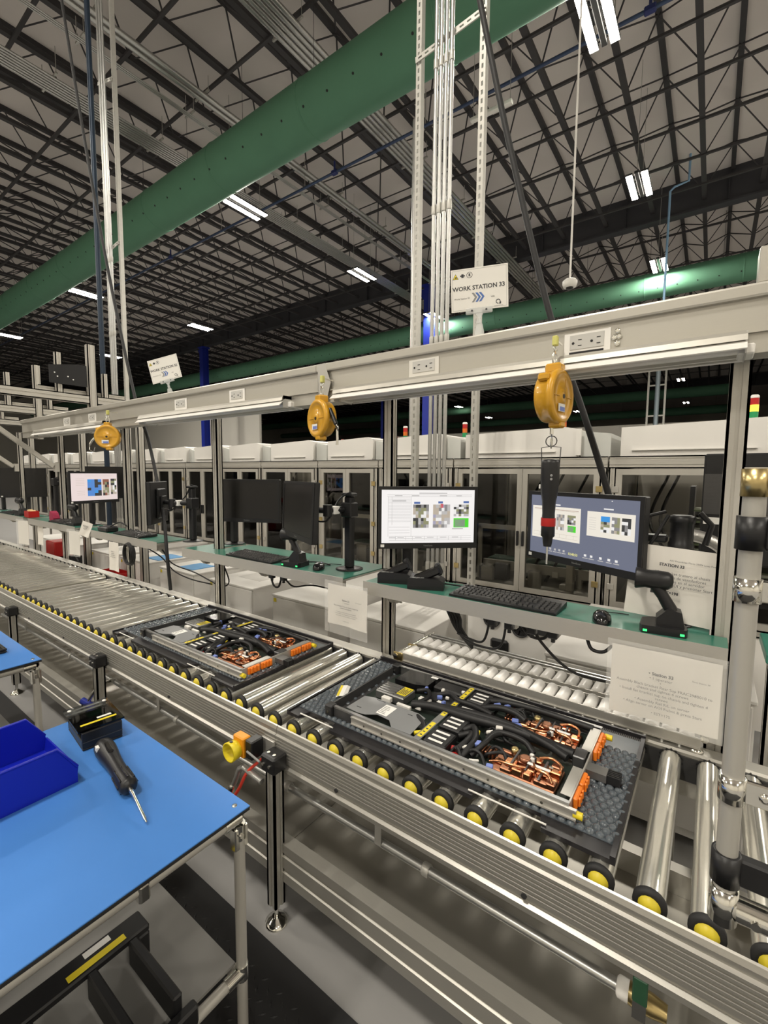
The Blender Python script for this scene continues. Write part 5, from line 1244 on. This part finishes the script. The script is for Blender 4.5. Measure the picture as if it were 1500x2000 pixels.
# cables and hoses dropping from the roof
tag(MB().tube(bez([(-2.15,2.35,9.5),(-1.55,2.2,6.2),(-.955,2.02,3.744),(-.76,2.0,2.95),(-.585,2.0,2.302),(-.44,2.0,1.9),(-.31,1.99,1.50),(-.28,1.985,1.30)],6), .013, 8).build('power_drop_cable', RUBBER), 'thick black drop cable slanting down behind the nearest yellow reel', 'cable')
tag(MB().tube(bez([(-5.6,1.95,7.6),(-4.95,1.9,5.4),(-4.48,1.90,3.683),(-3.927,1.86,2.291),(-3.658,1.83,1.90),(-3.342,1.76,1.347),(-3.228,1.72,1.052),(-3.24,1.745,.766)],6), .013, 8).build('power_drop_cable', RUBBER), 'thin black drop cable slanting down past the left beam to the conveyor rail', 'cable')
tag(MB().tube(bez([(-9.0,2.2,6.0),(-8.6,2.0,3.2),(-8.45,1.95,2.2),(-8.4,1.95,1.9)],6), .012, 8).build('power_drop_cable', RUBBER), 'black drop cable at the left machine frame', 'cable')
# cables under the shelf
def cable(pts, r, label, group=None): tag(MB().tube(bez(pts,6), r, 6).build('cable', CABLE), label, 'cable', group)
for k, dx in enumerate((0,.014,.03,.045)):
    cable([(-.92+dx,1.74,1.07),(-.90+dx,1.75,1.02),(-.885+dx*.6,1.77,.97),(-.85+dx*.5,1.80,.91),(-.83,1.83,.87+.01*k)], .008, 'black lead in the bundle hanging under the charger shelf', 'bundled leads under the charger shelf'); bpy.data.objects[-1] if False else None
cable([(-.87,1.76,.95),(-.80,1.74,.945),(-.73,1.72,.96),(-.70,1.715,1.07)], .005, 'thin black lead looping under the keyboard')
cable([(-.85,1.77,.93),(-.76,1.74,.925),(-.66,1.72,.95),(-.63,1.715,1.07)], .005, 'lower thin black lead looping under the keyboard')
cable([(-.53,1.715,1.07),(-.50,1.74,1.0),(-.42,1.80,.90),(-.33,1.86,.855),(-.12,1.90,.86),(.02,1.92,.86),(.12,1.92,.85)], .006, 'black lead drooping from the shelf across the white cabinet top')
cable([(-.58,1.715,1.07),(-.54,1.73,1.02),(-.49,1.735,1.02),(-.46,1.715,1.07)], .006, 'short black lead between two plugs under the keyboard')
cable([(-.33,1.70,1.07),(-.31,1.69,1.035),(-.27,1.69,1.035),(-.24,1.70,1.07)], .006, 'short black lead looping under the mouse')
t = thing('coiled_cable', 'black cable tied in a bundle hanging under the shelf by the mouse', 'cable', (-.13,1.69,1.0))
for k in range(3): MB().tube([(.055*math.cos(a),.006*k-.006,.018*math.sin(a)+.004*k) for a in [2*PI*j/20 for j in range(21)]], .005, 6).build('loop', CABLE, t)
MB().bbox(-.008,.008,-.014,.014,-.022,.03,.002).build('tie', BLACK, t)
MB().tube([(-.02,0,.02),(-.03,0,.07)],.004,6).tube([(.03,0,.02),(.05,0,.07)],.004,6).build('lead', CABLE, t)
t = thing('coiled_cable', 'round coil of black cable hanging below the shelf beside the sheet', 'cable', (-3.70,1.66,1.0))
for k in range(4): MB().tube([((.065+.005*k)*math.cos(a),.008*k-.01,(.08+.004*k)*math.sin(a)) for a in [2*PI*j/24 for j in range(25)]], .006, 6).build('loop', CABLE, t)
cable([(-3.35,1.75,1.06),(-3.30,1.80,.95),(-3.15,1.90,.88),(-2.95,1.97,.80),(-2.85,1.98,.84),(-2.80,1.9,1.0)], .005, 'thin black lead sagging in front of the white cabinets')
cable([(-3.52,1.72,1.06),(-3.46,1.80,.98),(-3.42,1.88,.86),(-3.30,1.95,.80),(-3.1,2.0,.78)], .005, 'thin black lead draped from the shelf end')
cable([(-5.05,1.72,1.07),(-5.02,1.75,.95),(-5.06,1.76,.85),(-5.02,1.78,.76)], .006, 'twisted pair of leads hanging before a far cabinet')
for (x, lb) in ((-2.05,'plug cluster'),(-1.95,'plug cluster'),(-.69,'plug cluster'),(-.62,'plug cluster'),(-.53,'plug cluster'),(-.45,'plug cluster')):
    tag(MB().bbox(x-.018,x+.018,1.70,1.73,1.035,1.068,.004).cyl((x,1.715,1.02),(x,1.715,1.04),.008,8).build('power_plug', BLACK), 'black power plug under the shelf strip', 'plug', 'black plugs under the shelves')
cable([(-2.06,1.715,1.04),(-2.04,1.72,.99),(-2.0,1.72,.99),(-1.97,1.715,1.04)], .006, 'short black lead looping under the left keyboard')
cable([(-1.93,1.715,1.04),(-1.90,1.75,1.0),(-1.78,1.78,1.02),(-1.60,1.80,1.01)], .005, 'thin black lead running along under the left shelf')
# ------------------------------------------------------------------ frame of machines at the far left
def gantry(X, label, panel):
    t = thing('profile_gantry', label, 'gantry', (X,1.84,0), 0, 'aluminium gantries crossing the conveyor')
    prof('upright', -.03,.03,-.035,.035,2.0,2.80,'z',t)
    MB().box(-.06,.06,-.0395,-.0355,2.05,2.19).build('clamp_plate', SHEET, t)
    prof('cross_rail', -.0305,.0305,-.95,-.036,2.265,2.34,'y',t)
    prof('cross_rail', -.0305,.0305,.036,.45,2.265,2.34,'y',t)
    prof('short_upright', -.025,.025,-.285,-.235,2.3405,2.68,'z',t)
    prof('short_upright', -.025,.025,.09,.135,2.3405,2.56,'z',t)
    prof('cross_rail', -.080,-.031,-.40,.30,2.3405,2.39,'y',t)
    prof('rear_upright', -.03,.03,.385,.45,0,2.2645,'z',t)
    if panel:
        MB().prism([(-.34,2.41),(-.05,2.41),(-.05,2.60),(-.12,2.60),(-.34,2.56)], .031, .038, 'x').build('black_panel', BLACK_M, t)
        for (y,z) in ((-.30,2.50),(-.28,2.47),(-.2,2.48),(-.16,2.46)): MB().cyl((.038,y,z),(.039,y,z),.006,8).build('panel_hole', LABELW, t)
        MB().bbox(-.06,.06,.05,.25,2.12,2.255,.01).build('drive_motor', BLACK, t)
gantry(-4.685, 'aluminium profile gantry with a black panel standing over the line', True)
gantry(-6.075, 'plain aluminium profile gantry farther up the line', False)
gantry(-7.8, 'plain aluminium profile gantry at the far end of the line', False)
# tablet-like monitor back at the right
t = thing('wall_monitor', 'black portrait monitor back with brushed panel behind the right upright', 'monitor', (.13,2.50,1.56))
MB().bbox(-.16,.42,0,.04,-.30,.19,.008).build('case', BLACK, t)
MB().box(-.155,.10,-.003,0,-.08,.10).build('brushed_panel', mat('brushed_dark',(0.10,0.098,0.10),0.35,0.7,var=.2,scale=20,stretch=(1,1,60)), t)
MB().box(-.15,-.04,-.0035,-.0005,-.125,-.095).build('serial_label', LABELW, t)
text('ViewSonic', .045, LGREY, t, (.19,-.004,.13), (PI/2,0,0), name='maker_name')
MB().box(.1,.2,.04,.08,-.1,.1).cyl((.15,.08,-1.56),(.15,.08,0),.03,10).build('stand', BLACK, t)
# black cable spool / clamp behind the right monitor
t = thing('arm_clamp', 'round black clamp body with a white lever behind the leaning sheet', 'clamp', (-.075,1.90,1.352))
MB().lathe([(.036,0),(.040,.01),(.040,.06),(.036,.065),(.036,.13),(.040,.135),(.040,.155),(.03,.16)],20).build('body', BLACK, t)
MB().bbox(-.14,-.04,-.03,.03,.06,.085,.006).build('bracket', BLACK, t)
MB().tube([(.05,0,.17),(.085,0,.13),(.07,0,.06)], .010, 8).build('lever', BLACK, t)
MB().tube(bez([(-.05,0,.17),(-.12,-.02,.14),(-.2,-.02,.05)],6), .006, 6).tube(bez([(-.04,-.03,.16),(-.1,-.05,.04),(-.18,-.05,.0)],6), .006, 6).build('lead', CABLE, t)
MB().box(-.018,.018,-.018,.008,-.218,0).lathe([(.05,0),(.05,.004),(.03,.006)],16,Matrix.Translation((0,-.04,-.2219))).build('stand', BLACK, t)
t = thing('wire_hub', 'small bright wiring hub with a silver hose behind the leaning sheet', 'equipment', (.02,2.36,1.28))
MB().tube(bez([(-.12,0,.12),(-.02,0,.10),(.05,0,.04),(.05,0,-.08),(-.02,0,-.14)],6), .028, 10).build('hose', mat('crinkled_foil',(0.5,0.49,0.47),0.3,0.9,bump=1.0,scale=60), t)
MB().bbox(-.06,.03,-.05,.05,-.26,-.12,.01).box(-.03,.01,-.03,.03,-.538,-.26).build('body', DGREY, t)
cn = MB()
for k in range(6): cn.bbox(-.06+.03*(k%3),-.04+.03*(k%3),-.062,-.05,-.20+.04*(k//3),-.18+.04*(k//3),.003)
cn.build('terminal', WHITECON, t)
t = thing('board_rack', 'black rack of stacked circuit boards behind the right upright', 'rack', (.12,2.75,.85))
for k in range(7): MB().box(-.18,.18,-.12,.12,.30+.055*k,.308+.055*k).build('board', mat('olive_board',(0.08,0.10,0.05),0.5), t)
MB().box(-.2,-.18,-.12,.12,-.107,.75).box(.18,.2,-.12,.12,-.107,.75).box(-.18,.18,-.12,.12,.20,.22).build('frame', BLACK, t)
# ------------------------------------------------------------------ floor mat
t = thing('floor_mat', 'black diamond-plate anti-fatigue mat on the floor before the conveyor', 'mat', (-3.0,.40,0))
MB().prism([(-4.2,-1.4),(4.4,-1.4),(4.4,.535),(4.35,.54),(-4.2,.54)], .0, .012, 'z').build('base', FLMAT, t)
dm = MB()
for i in range(84):
    for j in range(30):
        x = .9+.034*i; y = -.55+.034*j+(.0 if i % 2 else .017)
        if y > .52: continue
        a = PI/4 if (i+j) % 2 else -PI/4; c, s = math.cos(a), math.sin(a)
        l, q = .013, .004
        dm.add([(x-l*c,y-l*s,.012),(x+q*s,y-q*c,.012),(x+l*c,y+l*s,.012),(x-q*s,y+q*c,.012),(x,y,.0145)], [(0,1,4),(1,2,4),(2,3,4),(3,0,4)])
o = dm.build('diamond_tread', FLMAT, t); o['kind'] = 'stuff'
# ------------------------------------------------------------------ blue workbenches of lean pipe
PIPE = mat('lean_pipe_coating',(0.42,0.405,0.37),0.35,0.25)
def bench(x0, x1, y0, y1, z, label, shelf=True):
    X, Y = (x0+x1)/2, (y0+y1)/2; L, D = (x1-x0)/2, (y1-y0)/2
    t = thing('workbench', label, 'workbench', (X,Y,0), 0, 'blue-topped pipe workbenches')
    MB().bbox(-L,L,-D,D,z-.004,z,.001).build('blue_top', BLUE_TOP, t)
    MB().bbox(-L,L,-D,D,z-.0125,z-.0045,.001).build('core_board', BLACK_M, t)
    r = .014
    for sy in (-1,1): MB().cyl((-L+.02,sy*(D-.02),z-.0270),(L-.02,sy*(D-.02),z-.0270),r,14).build('frame_pipe', PIPE, t)
    for sx in (-1,1): MB().cyl((sx*(L-.02),-D+.02,z-.0270),(sx*(L-.02),D-.02,z-.0270),r,14).build('frame_pipe', PIPE, t)
    for sx in (-1,1):
        for sy in (-1,1):
            lg = MB().cyl((sx*(L-.02),sy*(D-.02),.02),(sx*(L-.02),sy*(D-.02),z-.055),r,14).build('leg', PIPE, t)
            MB().cyl((sx*(L-.02),sy*(D-.02),0),(sx*(L-.02),sy*(D-.02),.022),.02,12).build('foot', BLACK, lg)
            xx, yy = sx*(L-.02), sy*(D-.02)
            j = MB(); j.cyl((xx,yy,z-.085),(xx,yy,z-.045),.0165,14); j.cyl((xx,yy,z-.0270),(xx,yy-sy*.045,z-.0270),.0168,14); j.cyl((xx,yy,z-.0270),(xx-sx*.045,yy,z-.0270),.0168,14); j.bbox(xx-.012,xx+.012,yy-.02,yy+.02,z-.11,z-.05,.003)
            j.cyl((xx+sx*.012,yy-.004,z-.07),(xx+sx*.019,yy-.004,z-.07),.006,10)
            j.build('pipe_joint', CHROME, t)
    for sx in (-1,1):
        for sy in (-1,1): MB().lathe([(.007,0),(.0065,.002),(.003,.003)],12,Matrix.Translation((sx*(L-.03),sy*(D-.025),z))).build('top_bolt', CHROME, t)
    if shelf:
        zs = .34
        for sx in (-1,1): MB().cyl((sx*(L-.02),-D+.02,zs),(sx*(L-.02),D-.02,zs),r,14).build('shelf_pipe', PIPE, t)
        MB().cyl((-L+.02,-D+.02,zs-.03),(L-.02,-D+.02,zs-.03),r,14).cyl((-L+.02,D-.02,zs-.03),(L-.02,D-.02,zs-.03),r,14).build('shelf_pipe', PIPE, t)
        MB().box(-L+.035,L-.035,-D+.03,D-.03,zs+.0142,zs+.022).build('lower_shelf', mat('grey_shelf_board',(0.20,0.195,0.185),0.5), t)
        for sx in (-1,1):
            for sy in (-1,1):
                xx, yy = sx*(L-.02), sy*(D-.02); MB().cyl((xx,yy,zs-.02),(xx,yy,zs+.02),.0165,14).cyl((xx,yy,zs),(xx,yy-sy*.05,zs),.0168,14).build('shelf_joint', CHROME, t)
    for y in (-.25,.05,.28): MB().bbox(L-.038,L-.002,y*D*2-.012,y*D*2+.012,z-.055,z-.0127,.005).build('pipe_clip', CHROME, t)
    return t
bench(-1.725,-.91,-.52,.68,.80,'blue-topped pipe workbench holding the blue bin and the screwdriver')
bench(-3.55,-2.41,-.10,.69,.80,'blue-topped pipe workbench farther up, with a black keyboard tray', shelf=True)
t = thing('desk_tray', 'black rubber tray with a grey insert on the farther blue workbench', 'tray', (-2.72,.60,.80))
MB().bbox(-.3,.10,-.20,.02,0,.012,.006).build('base', RUBBER, t)
MB().bbox(-.28,.075,-.18,.0,.012,.016,.002).build('insert', GREYP, t)
mb = MB(); mb.bbox(-.3,.10,-.20,-.188,.012,.022,.003); mb.bbox(-.3,.10,.008,.02,.012,.022,.003); mb.bbox(.088,.10,-.188,.008,.012,.022,.003); mb.build('rim', RUBBER, t)
# blue hopper bin
t = thing('hopper_bin', 'dark blue plastic hopper bin on the blue workbench', 'bin', (-1.36,.455,.8005))
W, Lb, H = .24, .42, .115; th = .004
sideo = [(0,.035),(-.03,H-.006),(-.055,H),(-Lb,H),(-Lb,0),(-.02,0)]
for x in (0, -W):
    MB().prism([(0,.0),(0,.045),(-.045,H),(-Lb,H),(-Lb,0)], x-(th if x == 0 else 0), x+(th if x != 0 else 0), 'x').build('side_wall', BLUE_BIN, t)
MB().box(-W+th,-th,-Lb,-.0,0,th).build('floor_panel', BLUE_BIN, t)
MB().box(-W+th,-th,-Lb,-Lb+th,th,H).build('rear_wall', BLUE_BIN, t)
MB().prism([(-.002,th),(.004,.04),(0,.04),(-.006,th)], -W+th, -th, 'x').build('front_lip', BLUE_BIN, t)
for x in (.001,-W-.001): MB().tube([(x,0,.045),(x,-.045,H),(x,-Lb,H)], .004, 8).build('rolled_rim', BLUE_BIN, t)
# black fixture block with acrylic top
t = thing('fixture_block', 'black bit-holder block with a tilted clear acrylic cover', 'fixture', (-1.575,.582,.8005), -.12)
MB().bbox(-.085,.085,-.055,.055,0,.006,.002).build('base', BLACK, t)
for b_ in ((.077,.085,-.055,.055,.0062,.056),(-.085,-.077,-.055,.055,.0062,.056),(-.0765,.0765,.047,.055,.0062,.056),(-.0765,.0765,-.055,-.047,.0062,.030)): MB().bbox(*b_,.002).build('wall', BLACK, t)
MB().bbox(-.0765,.0765,-.0465,.0465,.030,.036,.002).build('inner_shelf', BLACK_M, t)
MB().bbox(.0852,.0862,-.055,.055,.024,.027,.0004).build('groove_line', DGREY, t)
Mx = Matrix.Translation((-.008,.0,.0595))
MB().bbox(-.095,.088,-.064,.064,-.003,.003,.001,Mx).build('acrylic_cover', ACRYL, t)
sc = MB()
for (x,y) in ((-.075,-.05),(-.075,.05)): sc.lathe([(.006,0),(.005,.002),(.002,.003)],10,Mx @ Matrix.Translation((x,y,.003)))
sc.build('cover_screw', LABELW, t)
MB().bbox(.05,.06,-.05,.05,.0,.0008,.0003,Mx @ Matrix.Translation((0,0,.0035))).build('yellow_label', LABELY, t)
MB().bbox(.03,.04,-.0,.04,.0,.0008,.0003,Mx @ Matrix.Translation((0,0,.0035))).build('white_label', LABELW, t)
rd = MB(); rd.lathe([(.018,0),(.018,.003),(.01,.006)],16,Matrix.Translation((-.03,.015,.037))); rd.build('red_mark', RED, t)
MB().bbox(-.055,-.01,-.03,.04,.0362,.0372,.0005).build('blue_card', BLUECON, t)
# electric screwdriver lying on the bench
t = thing('electric_screwdriver', 'black electric screwdriver with a bare steel bit lying on the blue workbench', 'screwdriver', (-1.405,.545,.827), 0)
t.rotation_euler = (0,0,-.155)
Mx = Matrix.Rotation(PI/2,4,'Y')
MB().lathe([(.006,-.045),(.018,-.042),(.0265,-.025),(.028,.0),(.0255,.035),(.022,.07),(.0205,.11),(.021,.15),(.0225,.18),(.0225,.215),(.019,.222),(.010,.226)],20,Mx).build('grip', BLACK, t)
rb = MB()
for k in range(8): a = 2*PI*k/8; rb.tube([(.15,.0215*math.cos(a),.0215*math.sin(a)),(.21,.0228*math.cos(a),.0228*math.sin(a))], .003, 5)
rb.build('collar_rib', BLACK_G, t)
MB().bbox(.0,.06,-.008,.008,.018,.028,.004).build('paddle', BLACK_G, t)
MB().box(-.005,.012,-.0265,-.018,.010,.022).build('white_mark', LABELW, t)
MB().cyl((.226,0,0),(.245,0,-.0),.006,10).build('chuck', CHROME, t)
MB().cyl((.245,0,0),(.345,0,-.018),.0038,8).cyl((.345,0,-.018),(.355,0,-.02),.0025,6).build('bit', CHROME, t)
# black plastic stand on the lower shelf
t = thing('black_stand', 'black slotted plastic stand with a yellow strip on the lower bench shelf', 'stand', (-1.16,.10,.3625), 0)
mb = MB(); 
mb.bbox(-.02,.28,-.02,.01,.0,.05,.004) if False else None
MB().bbox(-.05,.015,-.05,.43,.068,.088,.004).build('rear_bar', BLACK, t); MB().bbox(-.05,.015,.40,.43,0,.0675,.004).build('post', BLACK, t); MB().bbox(-.05,.015,-.05,-.02,0,.0675,.004).build('post', BLACK, t)
MB().bbox(.235,.262,-.05,.42,0,.05,.005).build('front_bar', BLACK, t)
for y in (.385,.29,.16,.02): MB().bbox(.0155,.2345,y-.011,y+.011,.02,.085,.004).build('slat', BLACK, t)
MB().bbox(-.012,.006,.245,.375,.0882,.0892,.0003).build('caution_strip', LABELY, t)
MB().bbox(-.04,-.022,.29,.35,.0882,.0892,.0003).build('white_label', LABELW, t)
# ------------------------------------------------------------------ lean pipe rack in the right foreground
t = thing('pipe_rack', 'grey coated pipe upright with chrome clamps in front of the conveyor', 'pipe rack', (.047,.76,0))
MB().cyl((0,0,1.03),(0,0,1.662),.0128,20).build('upright_pipe', PIPE, t)
MB().cyl((0,0,1.05),(1.0,0,1.05),.014,16).build('rung_pipe', PIPE, t)
MB().cyl((1.0,0,.0),(1.0,0,1.66),.014,16).build('frame_pipe', PIPE, t); MB().cyl((0.016,0,1.642),(1.0,0,1.642),.014,16).build('frame_pipe', PIPE, t)
def clamp(z, m, w=.02, ear=True):
    o = MB(); o.lathe([(.013,-w),(.0158,-w),(.0158,w),(.013,w)],20,Matrix.Translation((0,0,z)))
    if ear: o.bbox(.012,.075,-.004,.004,z-w*.9,z+w*.9,.002); o.lathe([(.007,0),(.006,.003),(.003,.004)],12,Matrix.Translation((.035,-.004,z)) @ Matrix.Rotation(PI/2,4,'X'))
    o.build('pipe_clamp', m, t)
clamp(1.642, BRASS, .018); clamp(1.50, CHROME, .016); clamp(1.222, CHROME, .018)
o = MB(); o.lathe([(.0142,-.022),(.0176,-.022),(.0176,.022),(.0142,.022)],20,Matrix.Translation((0,0,1.576))); o.bbox(.012,.07,-.012,.006,1.555,1.598,.003); o.build('black_clip', BLACK, t)
o = MB(); o.lathe([(.0142,-.022),(.0176,-.022),(.0176,.022),(.0142,.022)],20,Matrix.Translation((0,0,1.105))); o.bbox(.012,.05,-.006,.012,1.085,1.125,.003); o.build('black_clip', BLACK, t)
o = MB(); o.lathe([(.0142,-.025),(.017,-.025),(.017,.025),(.0142,.025)],20,Matrix.Translation((0,0,1.05))); o.cyl((.014,0,1.05),(.07,0,1.05),.0172,16); o.cyl((.035,-.014,1.05),(.035,-.021,1.05),.006,10); o.build('elbow_joint', CHROME, t)
